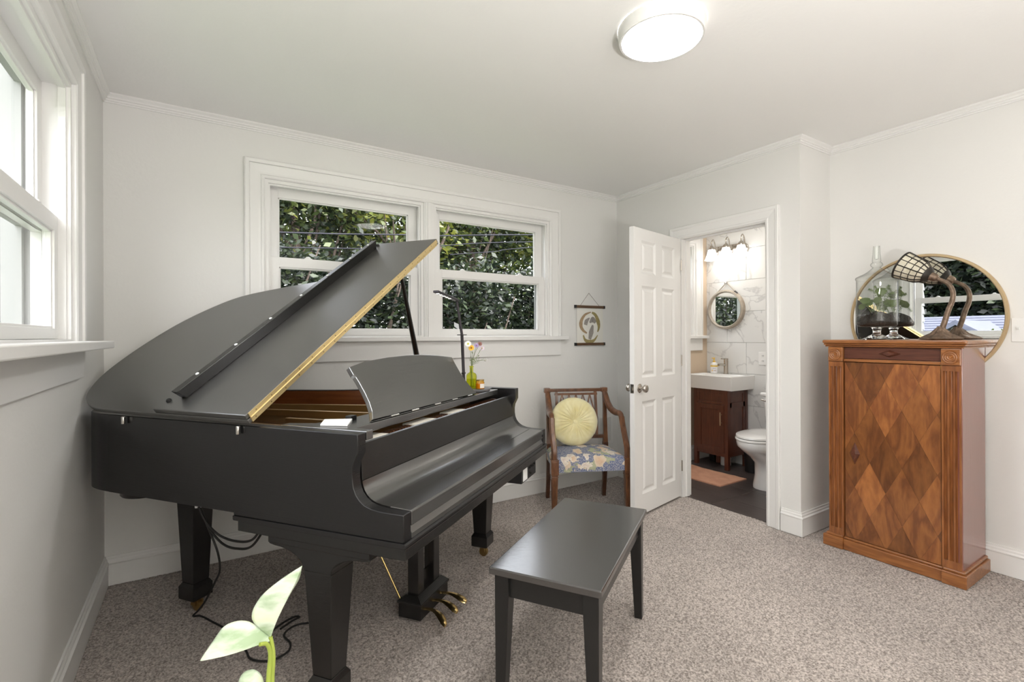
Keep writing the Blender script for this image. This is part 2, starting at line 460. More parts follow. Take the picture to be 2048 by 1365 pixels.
# floral seat fabric: blue ground, fine speckle, cream / peach blooms, pale green leaves
def floral_mat():
    m, nt, N, L, b = _base('floral_fabric')
    tc = N.new('ShaderNodeTexCoord')
    sp = N.new('ShaderNodeTexVoronoi'); sp.inputs['Scale'].default_value = 190; L.new(tc.outputs['Object'], sp.inputs['Vector'])
    cr = N.new('ShaderNodeValToRGB'); e = cr.color_ramp.elements
    e[0].position = 0.30; e[0].color = (0.55,0.53,0.48,1); e[1].position = 0.46; e[1].color = (0.13,0.155,0.26,1)
    L.new(sp.outputs['Distance'], cr.inputs[0])
    def layer(prev, scale, thr, soft, ca, cb, seed):
        mp = N.new('ShaderNodeMapping'); mp.inputs['Location'].default_value = (seed, seed*1.7, seed*0.6)
        L.new(tc.outputs['Object'], mp.inputs['Vector'])
        dn = N.new('ShaderNodeTexNoise'); dn.inputs['Scale'].default_value = scale*2.2; L.new(mp.outputs[0], dn.inputs['Vector'])
        mxv = N.new('ShaderNodeMix'); mxv.data_type = 'VECTOR'; mxv.inputs['Factor'].default_value = 0.10
        L.new(mp.outputs[0], mxv.inputs['A']); L.new(dn.outputs['Color'], mxv.inputs['B'])
        vo = N.new('ShaderNodeTexVoronoi'); vo.inputs['Scale'].default_value = scale; L.new(mxv.outputs['Result'], vo.inputs['Vector'])
        r = N.new('ShaderNodeValToRGB'); q = r.color_ramp.elements
        q[0].position = thr-soft; q[0].color = (1,1,1,1); q[1].position = thr; q[1].color = (0,0,0,1)
        L.new(vo.outputs['Distance'], r.inputs[0])
        pc = N.new('ShaderNodeValToRGB'); w = pc.color_ramp.elements
        w[0].position = 0.0; w[0].color = c4(cb); w[1].position = thr*0.8; w[1].color = c4(ca)
        L.new(vo.outputs['Distance'], pc.inputs[0])
        mx = N.new('ShaderNodeMix'); mx.data_type = 'RGBA'
        L.new(r.outputs[0], mx.inputs['Factor']); L.new(prev, mx.inputs['A']); L.new(pc.outputs[0], mx.inputs['B'])
        return mx.outputs['Result']
    o = cr.outputs[0]
    o = layer(o, 11, 0.34, 0.03, (0.36,0.37,0.24), (0.46,0.47,0.33), 3.1)
    o = layer(o, 9, 0.36, 0.03, (0.64,0.53,0.40), (0.60,0.40,0.27), 7.7)
    o = layer(o, 10, 0.30, 0.03, (0.70,0.64,0.55), (0.55,0.43,0.38), 12.9)
    L.new(o, b.inputs['Base Color']); b.inputs['Roughness'].default_value = 0.9
    return m
M['floral'] = floral_mat()

# variegated pothos leaf
def pothos_mat():
    m, nt, N, L, b = _base('variegated_leaf')
    tc = N.new('ShaderNodeTexCoord')
    nz = N.new('ShaderNodeTexNoise'); nz.inputs['Scale'].default_value = 28; nz.inputs['Detail'].default_value = 5
    mp = N.new('ShaderNodeMapping'); mp.inputs['Rotation'].default_value = (0,0.7,0.3); mp.inputs['Scale'].default_value = (1,1,2.6)
    L.new(tc.outputs['Object'], mp.inputs['Vector']); L.new(mp.outputs[0], nz.inputs['Vector'])
    cr = N.new('ShaderNodeValToRGB'); e = cr.color_ramp.elements
    e[0].position = 0.36; e[0].color = (0.35,0.47,0.28,1); e[1].position = 0.56; e[1].color = (0.66,0.74,0.60,1)
    e.new(0.72).color = (0.74,0.80,0.52,1)
    L.new(nz.outputs['Fac'], cr.inputs[0]); L.new(cr.outputs[0], b.inputs['Base Color'])
    b.inputs['Roughness'].default_value = 0.4
    b.inputs['Subsurface Weight'].default_value = 0.0
    return m
M['pothos'] = pothos_mat()
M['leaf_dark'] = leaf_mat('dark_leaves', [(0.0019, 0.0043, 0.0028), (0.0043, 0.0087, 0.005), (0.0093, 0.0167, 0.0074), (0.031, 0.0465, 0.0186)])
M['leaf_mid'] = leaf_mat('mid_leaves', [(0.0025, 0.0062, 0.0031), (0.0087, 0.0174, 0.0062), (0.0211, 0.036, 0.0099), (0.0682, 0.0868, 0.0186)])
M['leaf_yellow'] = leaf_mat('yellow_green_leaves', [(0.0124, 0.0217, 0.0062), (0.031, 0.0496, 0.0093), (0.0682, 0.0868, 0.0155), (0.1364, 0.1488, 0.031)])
M['leaf_jar'] = leaf_mat('terrarium_leaves', [(0.05,0.085,0.025),(0.10,0.15,0.05),(0.15,0.20,0.07)], trans=0.2)
# ================================================================== ROOM SHELL
W, W2, W3, YR, YF, H = 3.489, 3.866, 4.74, -1.554, -4.8, 2.44
WO = W+0.10                                  # bathroom face of the door wall
def plate_with_hole(mb, T, a0, a1, z0, z1, d0, d1, holes):
    """wall slab in (a, d, z) with rectangular holes (a0,a1,z0,z1), holes sorted along a"""
    x = a0
    for h in holes:
        mb.box(x, h[0], d0, d1, z0, z1, T)
        if h[2] > z0: mb.box(h[0], h[1], d0, d1, z0, h[2], T)
        if h[3] < z1: mb.box(h[0], h[1], d0, d1, h[3], z1, T)
        x = h[1]
    mb.box(x, a1, d0, d1, z0, z1, T)
    return mb
TB = lambda a, d, z: (a, d, z)               # back wall: d outwards (+y)
TL = lambda a, d, z: (-d, -a, z)             # left wall: a = -y
TF = lambda a, d, z: (a, YF-d, z)            # front wall behind the camera
TD = lambda a, d, z: (W+d, -a, z)            # door wall: a = -y
BK = (0.717, 2.749, 1.222, 2.137)
LK = (0.712, 2.722, 1.210, 2.172)
FK = (0.50, 3.40, 0.75, 2.20)
BA = (3.86, 4.56, 1.222, 2.137)
struct(obj('wall_back', plate_with_hole(MB(), TB, -0.16, W+0.05, -0.02, H, 0, 0.16, [BK]), M['wall'], merge=False))
struct(obj('wall_left', plate_with_hole(MB(), TL, 0, -YF+0.16, -0.02, H, 0, 0.16, [LK]), M['wall'], merge=False))
struct(obj('wall_front', plate_with_hole(MB(), TF, -0.16, W2+0.1, -0.02, H, 0, 0.16, []), M['wall'], merge=False))
DZ = 1.972
struct(obj('wall_right', plate_with_hole(MB(), TD, 0, -YR, -0.02, H, 0, 0.10, [(0.670, 1.350, -0.02, DZ)]), M['wall'], merge=False))
struct(obj('wall_return', MB().box(WO, W2+0.1, YR, YR+0.10, -0.02, H), M['wall']))
struct(obj('wall_far_right', MB().box(W2, W2+0.10, YF-0.16, YR, -0.02, H), M['wall']))
struct(obj('ceiling', MB().box(-0.22, 5.6, -5.1, 0.40, H, H+0.16), M['ceil']))
struct(obj('wall_bathroom_back', plate_with_hole(MB(), TB, W+0.05, W3+0.1, -0.02, H, 0, 0.16, [BA]), M['beige'], merge=False))
struct(obj('wall_bathroom_side', MB().box(W2+0.1, W3+0.1, -1.65, -1.50, -0.02, H), M['beige']))

# carpet: a real uneven pile surface
def carpet():
    st = 0.006
    xs = np.arange(0.002, W2, st); ys = np.arange(-3.45, -0.002, st)
    nx, ny = len(xs), len(ys)
    rng = np.random.default_rng(3)
    X, Y = np.meshgrid(xs, ys, indexing='ij')
    Z = -0.006*rng.random((nx, ny))**1.2-0.0015*(np.sin(X*9+np.sin(Y*5))+np.sin(Y*11+1.3*np.sin(X*7)))*0.5-0.001
    X = X+(rng.random((nx, ny))-0.5)*st*0.7; Y = Y+(rng.random((nx, ny))-0.5)*st*0.7
    co = np.stack([X, Y, Z], -1).reshape(-1, 3)
    i = np.arange(nx*ny).reshape(nx, ny)
    q = np.stack([i[:-1,:-1], i[1:,:-1], i[1:,1:], i[:-1,1:]], -1).reshape(-1, 4)
    cx = co[q].mean(1)
    keep = (cx[:,0] < W+0.04) | (cx[:,1] < YR)
    keep &= ~((cx[:,0] > W) & (cx[:,1] > YR) & ((cx[:,1] > -0.67) | (cx[:,1] < -1.35)))
    q = q[keep]
    me = bpy.data.meshes.new('floor')
    me.vertices.add(len(co)); me.vertices.foreach_set('co', co.astype(np.float32).ravel())
    me.loops.add(q.size); me.loops.foreach_set('vertex_index', q.astype(np.int32).ravel())
    me.polygons.add(len(q)); me.polygons.foreach_set('loop_start', np.arange(0, q.size, 4, dtype=np.int32))
    me.update(calc_edges=True)
    # flat carpet behind the camera and a backing below
    bm = bmesh.new(); bm.from_mesh(me)
    b = MB().box(0, W2, YF, -3.45, -0.02, -0.004).box(0, W, -3.45, 0, -0.02, -0.012).box(W, W2, -3.45, YR, -0.02, -0.012).box(W, W+0.04, -1.35, -0.67, -0.02, -0.012)
    vs = [bm.verts.new(v) for v in b.v]
    for f in b.f: bm.faces.new([vs[k] for k in f])
    bm.to_mesh(me); bm.free()
    me.materials.append(M['carpet'])
    o = bpy.data.objects.new('floor', me); COL.objects.link(o)
    return struct(o)
carpet()

# bathroom tiles
fb = struct(obj('floor_bathroom', MB().box(W+0.04, W3, -1.50, 0, -0.02, -0.005), M['grout']))
xg = [W+0.04, 3.742, 4.05, 4.36, 4.67, W3]; yg = [-1.50, -0.90, -0.30, 0.0]
for i in range(len(xg)-1):
    for j in range(len(yg)-1):
        y0, y1 = yg[j], yg[j+1]
        if xg[i] < W+0.05 and False: continue
        obj('tile', MB().box(xg[i]+0.002, xg[i+1]-0.002, y0+0.002, y1-0.002, -0.012, 0.0), M['slate'], fb, bevel=0.0012)
we = struct(obj('wall_bathroom_end', MB().box(W3+0.006, W3+0.10, -1.50, 0.0, -0.02, H), M['grout_w']))
k = 0; z = -0.0245
while z < H:
    z0, z1 = max(z, 0), min(z+0.2955, H)
    y = 0.0-((0.425-0.196*(k-3)) % 0.59)
    ends = [0.0]
    while y > -1.50:
        if ends[-1]-y > 0.01: ends.append(y)
        y -= 0.59
    ends.append(-1.50)
    for a, b in zip(ends[:-1], ends[1:]):
        obj('tile', MB().box(W3-0.004, W3+0.008, b+0.0012, a-0.0012, z0+0.0012, z1-0.0012), M['marble'], we, bevel=0.001)
    z += 0.2955; k += 1

# mouldings
def sweep_parts(path, prof, T, closed=False):
    full = MB().sweep(path, prof, T, closed)
    k = len(prof); m = len(path); out = []
    for i in range(m if closed else m-1):
        j = (i+1) % m
        vs = full.v[i*k:(i+1)*k]+full.v[j*k:(j+1)*k]
        fs = [(a, (a+1) % k, k+(a+1) % k, k+a) for a in range(k)]+[tuple(range(k))[::-1], tuple(range(k, 2*k))]
        out.append(MB().add(vs, fs))
    return out
Tfl = lambda a, b, h: (a, b, h)
crown = [(0,2.395),(.007,2.395),(.007,2.402),(.013,2.404),(.013,2.412),(.019,2.415),(.019,2.423),(.030,2.432),(.030,2.4399),(0,2.4399)]
names = ['left', 'back', 'right', 'return', 'far_right', 'front']
for nm, mb in zip(names, sweep_parts([(0,YF),(0,0),(W,0),(W,YR),(W2,YR),(W2,YF)], crown, Tfl, True)):
    struct(obj('trim_crown_'+nm, mb, M['trim']))
base = [(0,0),(.016,0),(.016,.104),(.020,.108),(.020,.113),(.013,.119),(.012,.128),(.008,.133),(.007,.143),(0,.143)]
for nm, mb in zip(['door_side', 'return', 'far_right', 'front', 'left', 'back', 'right'],
                  sweep_parts([(W,-1.437),(W,YR),(W2,YR),(W2,YF),(0,YF),(0,0),(W,0),(W,-.585)], base, Tfl)):
    struct(obj('baseboard_'+nm, mb, M['trim']))
struct(obj('baseboard_bathroom', sweep_parts([(WO,0),(W3,0)], base, Tfl)[0], M['trim']))

casing = [(0,0),(0,.012),(.006,.017),(.014,.017),(.020,.012),(.030,.012),(.068,.017),(.072,.015),(.074,.024),(.090,.026),(.096,.022),(.096,0)]
def casing_set(nm, a0, a1, z0, z1, Tw, width=0.096, full=False):
    sc = width/0.096
    pr = [(o*sc, h) for o, h in casing]
    return obj('casing', MB().sweep([(a1,z0),(a1,z1),(a0,z1),(a0,z0)], pr, Tw), M['trim'], nm)

# windows ------------------------------------------------------------
def sash(a0, a1, z0, z1, d0, d1, T, st=0.060, top=0.055, bot=0.055):
    mb = MB()
    mb.box(a0, a0+st, d0, d1, z0, z1, T).box(a1-st, a1, d0, d1, z0, z1, T)
    mb.box(a0+st, a1-st, d0, d1, z0, z0+bot, T).box(a0+st, a1-st, d0, d1, z1-top, z1, T)
    # glazing bead
    g = 0.008; dm = (d0+d1)/2
    for s in ((a0+st, a0+st+g, z0+bot, z1-top), (a1-st-g, a1-st, z0+bot, z1-top), (a0+st, a1-st, z0+bot, z0+bot+g), (a0+st, a1-st, z1-top-g, z1-top)):
        mb.box(s[0], s[1], d0+0.008, d1-0.008, s[2], s[3], T)
    return mb, (a0+st, a1-st, z0+bot, z1-top, dm)
def window(n, a0, a1, z0, z1, T, zm=1.667, locks=True):
    w = struct(bpy.data.objects.new('window_%d' % n, None)); COL.objects.link(w)
    w.location = T((a0+a1)/2, 0.05, z0); org = w.location
    j = 0.020
    fr = MB().box(a0, a0+j, 0.0, 0.110, z0, z1, T).box(a1-j, a1, 0.0, 0.110, z0, z1, T).box(a0+j, a1-j, 0.0, 0.110, z1-j, z1, T).box(a0+j, a1-j, 0.0, 0.110, z0, z0+0.012, T)
    for q in (a0+j, a1-j-0.010): fr.box(q, q+0.010, 0.012, 0.034, z0+0.012, z1-j-0.010, T)
    fr.box(a0+j, a1-j, 0.012, 0.034, z1-j-0.010, z1-j, T)
    obj('window_frame', fr, M['trim'], w, org, merge=False)
    of = MB()
    for q0, q1 in ((a0, a0+j), (a1-j, a1)): of.box(q0, q1, 0.110, 0.162, z0, z1, T)
    of.box(a0+j, a1-j, 0.110, 0.162, z1-j, z1, T).box(a0+j, a1-j, 0.110, 0.170, z0-0.01, z0+0.006, T)
    of.box(a0-0.05, a0+0.004, 0.162, 0.190, z0-0.05, z1+0.06, T).box(a1-0.004, a1+0.05, 0.162, 0.190, z0-0.05, z1+0.06, T)
    obj('outer_frame', of, M['ext_trim'], w, org, merge=False)
    sf_ = MB()
    for q0, q1 in ((a0+j, a0+j+0.028), (a1-j-0.028, a1-j)): sf_.box(q0, q1, 0.126, 0.144, z0+0.006, z1-j, T)
    sf_.box(a0+j+0.028, a1-j-0.028, 0.126, 0.144, z1-j-0.028, z1-j, T).box(a0+j+0.028, a1-j-0.028, 0.126, 0.144, z0+0.006, z0+0.034, T).box(a0+j+0.028, a1-j-0.028, 0.126, 0.144, zm-0.014, zm+0.014, T)
    obj('storm_sash', sf_, M['ext_trim'], w, org)
    up, g1 = sash(a0+j, a1-j, zm-0.028, z1-j, 0.078, 0.108, T, 0.060, 0.058, 0.055)
    lo, g2 = sash(a0+j, a1-j, z0+0.012, zm+0.030, 0.034, 0.068, T, 0.060, 0.056, 0.038)
    obj('upper_sash', up, M['trim'], w, org, bevel=0.0015); obj('lower_sash', lo, M['trim'], w, org, bevel=0.0015)
    for g in (g1, g2):
        obj('pane', MB().box(g[0]-0.002, g[1]+0.002, g[4]-0.0015, g[4]+0.0015, g[2]-0.002, g[3]+0.002, T), M['pane'], w, org)
    if locks:
        for f in (0.25, 0.75):
            a = a0+(a1-a0)*f
            lk = MB().box(a-0.022, a+0.022, 0.040, 0.066, zm+0.030, zm+0.036, T)
            lk.add(*[(lambda b: (b.v, b.f))(MB().lathe([(0.016, 0), (0.014, 0.008), (0.006, 0.011)], 12, T(a, 0.053, zm+0.036)))][0])
            obj('sash_lock', lk, M['plastic_w'], w, org, smooth=40)
    return w
window(1, BK[0], 1.686, BK[2], BK[3], TB); window(2, 1.756, BK[1], BK[2], BK[3], TB)
window(3, LK[0], 1.682, LK[2], LK[3], TL, 1.635); window(4, 1.752, LK[1], LK[2], LK[3], TL, 1.635)
window(5, BA[0], BA[1], BA[2], BA[3], TB)
def window_trim(n, K, T, Tw, mull=None, ext=0.05, proj=0.06, ap=0.148, outer=0.096):
    t = struct(bpy.data.objects.new('trim_%d' % n, None)); COL.objects.link(t)
    t['label'] = 'white moulded window casing with stool and apron'
    casing_set(t, K[0], K[1], K[2], K[3], Tw, outer)
    if mull:
        m = MB().box(mull[0], mull[1], -0.010, 0.16, K[2], K[3], T)
        c = (mull[0]+mull[1])/2
        m.box(mull[0]+0.010, mull[1]-0.010, -0.016, -0.010, K[2], K[3], T).box(c-0.012, c+0.012, -0.022, -0.016, K[2], K[3], T)
        obj('mullion_casing', m, M['trim'], t, bevel=0.002)
    obj('stool', MB().box(K[0]-outer-ext, K[1]+outer+ext, -proj, 0.0, K[2]-0.026, K[2]+0.004, T).box(K[0]+0.001, K[1]-0.001, -0.001, 0.034, K[2]-0.02, K[2]+0.004, T), M['trim'], t, bevel=0.004)
    obj('apron', MB().box(K[0]-outer, K[1]+outer, -0.017, 0.0, K[2]-ap, K[2]-0.026, T), M['trim'], t, bevel=0.003)
    return t
window_trim(1, BK, TB, lambda a, z, h: (a, -h, z), (1.686, 1.756), 0.048, 0.06, 0.148, 0.104)
window_trim(2, LK, TL, lambda a, z, h: (h, -a, z), (1.682, 1.752), 0.09, 0.10, 0.138, 0.108)
window_trim(3, BA, TB, lambda a, z, h: (a, -h, z), None, 0.06, 0.05, 0.145, 0.09)

# door opening: lining, stop, casing, carpet edge
t = struct(bpy.data.objects.new('trim_5', None)); COL.objects.link(t)
t['label'] = 'white casing and jamb of the bathroom doorway'
lin = MB()
for a0, a1 in ((0.670, 0.684), (1.338, 1.350)):
    lin.box(a0, a1, -0.002, 0.102, -0.02, DZ, TD)
lin.box(0.684, 1.338, -0.002, 0.102, DZ-0.014, DZ, TD)
lin.box(0.684, 0.694, 0.042, 0.075, -0.01, DZ-0.014, TD).box(1.328, 1.338, 0.042, 0.075, -0.01, DZ-0.014, TD).box(0.694, 1.328, 0.042, 0.075, DZ-0.024, DZ-0.014, TD)
obj('jamb', lin, M['trim'], t)
dc = [(0,0),(0,.010),(.006,.014),(.012,.014),(.018,.011),(.060,.016),(.066,.020),(.082,.022),(.086,.019),(.086,0)]
obj('casing', MB().sweep([(1.346,0),(1.346,DZ-0.008),(0.674,DZ-0.008),(0.674,0)], dc, lambda a, z, h: (W-h, -a, z)), M['trim'], t)
obj('casing', MB().sweep([(1.346,0),(1.346,DZ-0.008),(0.674,DZ-0.008),(0.674,0)], dc, lambda a, z, h: (WO+h, -a, z)), M['trim'], t)
obj('strike_plate', MB().box(1.3365, 1.3385, 0.012, 0.034, 0.83, 0.90, TD), M['nickel'], t)

# six-panel door, swung into the room
DW = 0.655
door = struct(bpy.data.objects.new('door_1', None)); COL.objects.link(door)
door['label'] = 'white six-panel door standing open into the room'
door.location = (W-0.012, -0.683, 0.0); door.rotation_euler = (0, 0, R(180+12.0))
# local: x along the leaf, y>0 = face towards the camera
DT = 0.035; y0, y1 = -DT, 0.0
# after the 192 deg turn local +y points to world -y (camera side)
col = [(0.095, 0.285), (0.370, 0.560)]
rows = [(0.150, 0.780), (0.940, 1.567), (1.650, 1.875)]
zb, zt = 0.014, 1.956
sf = MB()
for x0, x1 in ((0, 0.095), (0.285, 0.370), (0.560, DW)): sf.box(x0, x1, y0, y1, zb, zt)
for x0, x1 in col:
    for z0, z1 in ((zb, rows[0][0]), (rows[0][1], rows[1][0]), (rows[1][1], rows[2][0]), (rows[2][1], zt)):
        sf.box(x0, x1, y0, y1, z0, z1)
obj('stile_frame', sf, M['trim'], door, merge=True)
for x0, x1 in col:
    for z0, z1 in rows:
        p = MB()
        xy = lambda i: (x0+i, x1-i, z0+i, z1-i)
        for s, yf in ((1, y1), (-1, y0)):
            a, b, c, d = xy(0), xy(0.016), xy(0.024), xy(0.042)
            rings = [(a, yf), (b, yf-s*0.009), (c, yf-s*0.010), (d, yf-s*0.003)]
            vs = []
            for q, yy in rings: vs += [(q[0],yy,q[2]),(q[1],yy,q[2]),(q[1],yy,q[3]),(q[0],yy,q[3])]
            fs = [(r*4+i, r*4+(i+1) % 4, (r+1)*4+(i+1) % 4, (r+1)*4+i) for r in range(3) for i in range(4)]+[(12,13,14,15)]
            p.add(vs, fs)
        obj('panel', p, M['trim'], door)
kx, kz = DW-0.062, 0.872
for s, yf in ((1, y1), (-1, y0)):
    kb = MB().lathe([(0.030,0),(0.031,0.004),(0.026,0.008),(0.012,0.010),(0.011,0.026),(0.018,0.032),(0.026,0.040),(0.0275,0.048),(0.024,0.056),(0.016,0.060),(0.0,0.061)],
                    24, (kx, yf, kz), ((1,0,0),(0,0,1),(0,s,0)) and (Vector((1,0,0)), Vector((0,0,1)), Vector((0,s,0))))
    obj('door_knob', kb, M['nickel'], door, smooth=40)
lp = MB().box(DW-0.0005, DW+0.0015, y0+0.005, y1-0.005, kz-0.030, kz+0.030)
lp.box(DW+0.001, DW+0.010, y0+0.011, y1-0.011, kz-0.010, kz+0.010)
obj('latch_plate', lp, M['nickel'], door)
for z0 in (0.20, 1.00, 1.72):
    obj('hinge', MB().lathe([(0.005,0),(0.005,0.08)], 8, (-0.004, 0.004, z0)), M['nickel'], door, smooth=40)
# ================================================================== GRAND PIANO
TH = R(36.8)
U = Vector((math.cos(TH), math.sin(TH), 0)); V = Vector((-math.sin(TH), math.cos(TH), 0)); Zv = Vector((0,0,1))
def uvw(u, v, z=0): return U*u+V*v+Zv*z
PO = (0.379, -1.20, 0.0)                      # origin of the piano in its own (u, v, z) frame
piano = thing('grand_piano', 'satin black baby grand piano with lid propped open in the window corner', 'piano', uvw(*PO), TH)
def pp(name, mb, m, parent=None, **kw):
    if parent is None or parent is piano: return obj(name, mb, m, piano, PO, **kw)
    return obj(name, mb, m, parent, PO, **kw)
u0, u1 = -0.334, 1.092
def smooth_closed(pts, n=6):
    """open Catmull-Rom through pts"""
    out = []
    P = [Vector(p) for p in pts]
    for i in range(len(P)-1):
        a = P[max(i-1,0)]; b = P[i]; c = P[i+1]; d = P[min(i+2,len(P)-1)]
        for k in range(n):
            t = k/n
            out.append(0.5*((2*b)+(c-a)*t+(2*a-5*b+4*c-d)*t*t+(3*b-a-3*c+d)*t**3))
    out.append(P[-1]); return out
curve = [(-0.334,-0.62),(-0.330,-0.54),(-0.308,-0.462),(-0.250,-0.392),(-0.150,-0.333),(-0.03,-0.305),(0.125,-0.290),(0.287,-0.305),(0.42,-0.358),(0.535,-0.455),(0.61,-0.62),(0.66,-0.78),(0.73,-0.93),(0.84,-1.06),(0.96,-1.16),(1.05,-1.27),(1.085,-1.36),(1.092,-1.44)]
cur = smooth_closed([(p[0], p[1]) for p in curve])
outer = cur+[Vector((u1,-1.50))]
def inset(path, d):
    out = []
    for i, p in enumerate(path):
        a = path[max(i-1,0)]; b = path[min(i+1,len(path)-1)]
        t = (b-a).normalized(); out.append(p+Vector((t.y,-t.x))*d)
    return out
inner = inset(outer, 0.034)
def wall_band(o, i, z0, z1):
    mb = MB(); n = len(o)
    vs = [(p.x,p.y,z0) for p in o]+[(p.x,p.y,z1) for p in o]+[(p.x,p.y,z0) for p in i]+[(p.x,p.y,z1) for p in i]
    fs = []
    for k in range(n-1):
        fs += [(k,k+1,n+k+1,n+k),(2*n+k,3*n+k,3*n+k+1,2*n+k+1),(n+k,n+k+1,3*n+k+1,3*n+k),(k,2*n+k,2*n+k+1,k+1)]
    fs += [(0,n,3*n,2*n),(n-1,3*n-1,4*n-1,2*n-1)]
    return mb.add(vs, fs)
rim = wall_band(outer, inner, 0.630, 0.930)
arm = [(-1.271,.622),(-1.271,.630),(-0.62,.630),(-0.62,.930),(-1.784,.930),(-1.784,.872),(-1.776,.856),(-1.767,.838),(-1.763,.815),(-1.763,.790),(-1.767,.765),(-1.776,.745),(-1.790,.729),(-1.808,.717),(-1.832,.7095),(-1.864,.7055),(-1.945,.7045),(-1.945,.622)]
Tu = lambda p, q, t: (t, p, q)
rim.prism(arm, u0, u0+0.040, Tu)
arm2 = [(-1.50,.622),(-1.50,.930)]+arm[4:]
rim.prism(arm2, u1-0.046, u1, Tu)
ro_ = pp('rim', rim, M['ebony_side'], smooth=35, bevel=0.0025, merge=True)
# bevel every hard edge except the butt joints inside the case wall
ro_.modifiers['bevel'].limit_method = 'WEIGHT'
bmr = bmesh.new(); bmr.from_mesh(ro_.data)
bw = bmr.edges.layers.float.new('bevel_weight_edge')
for e in bmr.edges:
    vv_ = [v.co.y+PO[1] for v in e.verts]
    joint = any(abs(vv_[0]-q) < 1e-4 and abs(vv_[1]-q) < 1e-4 for q in (-0.62, -1.50))
    e[bw] = 1.0 if (not joint and len(e.link_faces) == 2 and e.calc_face_angle(0) > R(50)) else 0.0
bmr.to_mesh(ro_.data); bmr.free()
mo = MB().prism([(-1.271,.610),(-1.271,.622),(-1.949,.622),(-1.954,.618),(-1.954,.611),(-1.949,.606),(-1.275,.606)], u0-0.004, u1+0.004, Tu)
pp('case_moulding', mo, M['ebony_side'], bevel=0.0015)
pp('keybed', MB().box(u0, u1, -1.951, -1.290, 0.571, 0.606), M['ebony'], bevel=0.003)
# bottom beams and inner bed so the case reads solid from below
inn = inset(outer, 0.030)
bt = MB(); n = len(inn)
poly = [(u0+0.03,-1.40)]+[(p.x, p.y) for p in inn]
bt.prism(poly[::-1], 0.66, 0.672, lambda p, q, t: (p, q, t))
pp('bottom_board', bt, M['ebony'])
outer2 = [Vector((u0,-1.42))]+outer
inr = inset(outer2, 0.0405); inr2 = inset(outer2, 0.0445)
pp('inner_rim', wall_band(inr, inr2, 0.70, 0.926), M['mahog'], smooth=40)
pp('soundboard', MB().prism([(p.x, p.y) for p in inr2][::-1], 0.800, 0.806, lambda p, q, t: (p, q, t)), M['sboard'])
# cast plate: web with struts, over the board
pl = MB()
web = [(p.x, p.y) for p in inset(outer, 0.05)]
pl.sweep([(p[0], p[1]) for p in web[0:-2]], [(0,0.806),(0.065,0.806),(0.065,0.828),(0.008,0.845),(0,0.845)], lambda a, b, h: (a, b, h))
for a, b, w_ in (((0.02,-0.36),(-0.10,-1.48),0.016), ((0.17,-1.00),(0.07,-1.47),0.018), ((0.30,-0.36),(0.30,-1.48),0.016), ((0.50,-0.55),(0.56,-1.48),0.016)):
    a = Vector(a); b = Vector(b); d = (b-a).normalized(); nn = Vector((d.y,-d.x))*w_
    pl.hexa([(a+nn).to_tuple()+(0.806,), (a-nn).to_tuple()+(0.806,), (b-nn).to_tuple()+(0.815,), (b+nn).to_tuple()+(0.815,),
             (a+nn*0.6).to_tuple()+(0.86,), (a-nn*0.6).to_tuple()+(0.86,), (b-nn*0.6).to_tuple()+(0.885,), (b+nn*0.6).to_tuple()+(0.885,)])
pl.box(u0+0.05, u1-0.05, -1.50, -1.40, 0.812, 0.845)
pp('iron_plate', pl, M['plate'], bevel=0.003)
ag = MB().hexa([(0.145,-1.03,0.86),(0.205,-1.03,0.86),(0.125,-1.45,0.888),(0.035,-1.45,0.888),(0.15,-1.03,0.905),(0.20,-1.03,0.905),(0.115,-1.45,0.90),(0.045,-1.45,0.90)])
tp = MB()
for k in range(72):
    u = u0+0.07+k*(u1-u0-0.14)/71
    for r_ in range(3):
        tp.lathe([(0.0032,0.842),(0.0032,0.872)], 6, (u+r_*0.005, -1.415-r_*0.022, 0))
o = pp('tuning_pins', tp, M['steel']); o['kind'] = 'stuff'
st = MB()
for k in range(64):
    f = k/63
    a = (u0+0.08+f*1.05*0.98, -1.40); 
    b = (u0+0.10+f*0.80, -0.40 if f < 0.45 else -0.40-(f-0.45)*1.25)
    c = Vector((a[0],a[1],0.848)); d = Vector((b[0],b[1],0.838))
    st.tube([c, d], 0.0011, 4, cap=False)
o = pp('strings', st, M['brass_old']); o['kind'] = 'stuff'
M['keyfelt'] = mat('cream_key_block', (0.70,0.66,0.58), 0.7)
# dampers seen as a fine comb through the slot, and key backs
dm = MB()
for k in range(60):
    u = -0.20+k*0.0195
    dm.box(u, u+0.010, -1.70, -1.67, 0.83, 0.880)
o = pp('action_comb', dm, M['walnut_dark']); o['kind'] = 'stuff'
kb = MB()
for a, b in ((-0.235,-0.085), (0.10,0.255), (0.40,0.53)):
    pp('key_block', MB().box(a, b, -1.738, -1.655, 0.80, 0.884), M['keyfelt'], bevel=0.004)
pp('action_rail', MB().box(u0+0.05, u1-0.05, -1.755, -1.40, 0.78, 0.81), M['walnut_dark'])

# music shelf with the stepped side wings
sh = MB()
sh.prism([(-0.286,-1.780),(-0.286,-1.43),(-0.25,-1.435),(-0.222,-1.52),(-0.06,-1.565),(0.82,-1.565),(0.98,-1.52),(1.01,-1.435),(1.044,-1.43),(1.044,-1.64),(0.975,-1.64),(0.975,-1.705),(-0.245,-1.705),(-0.252,-1.780)], 0.902, 0.931, lambda p, q, t: (p, q, t))
pp('music_shelf', sh, M['ebony_gloss'], bevel=0.0025)
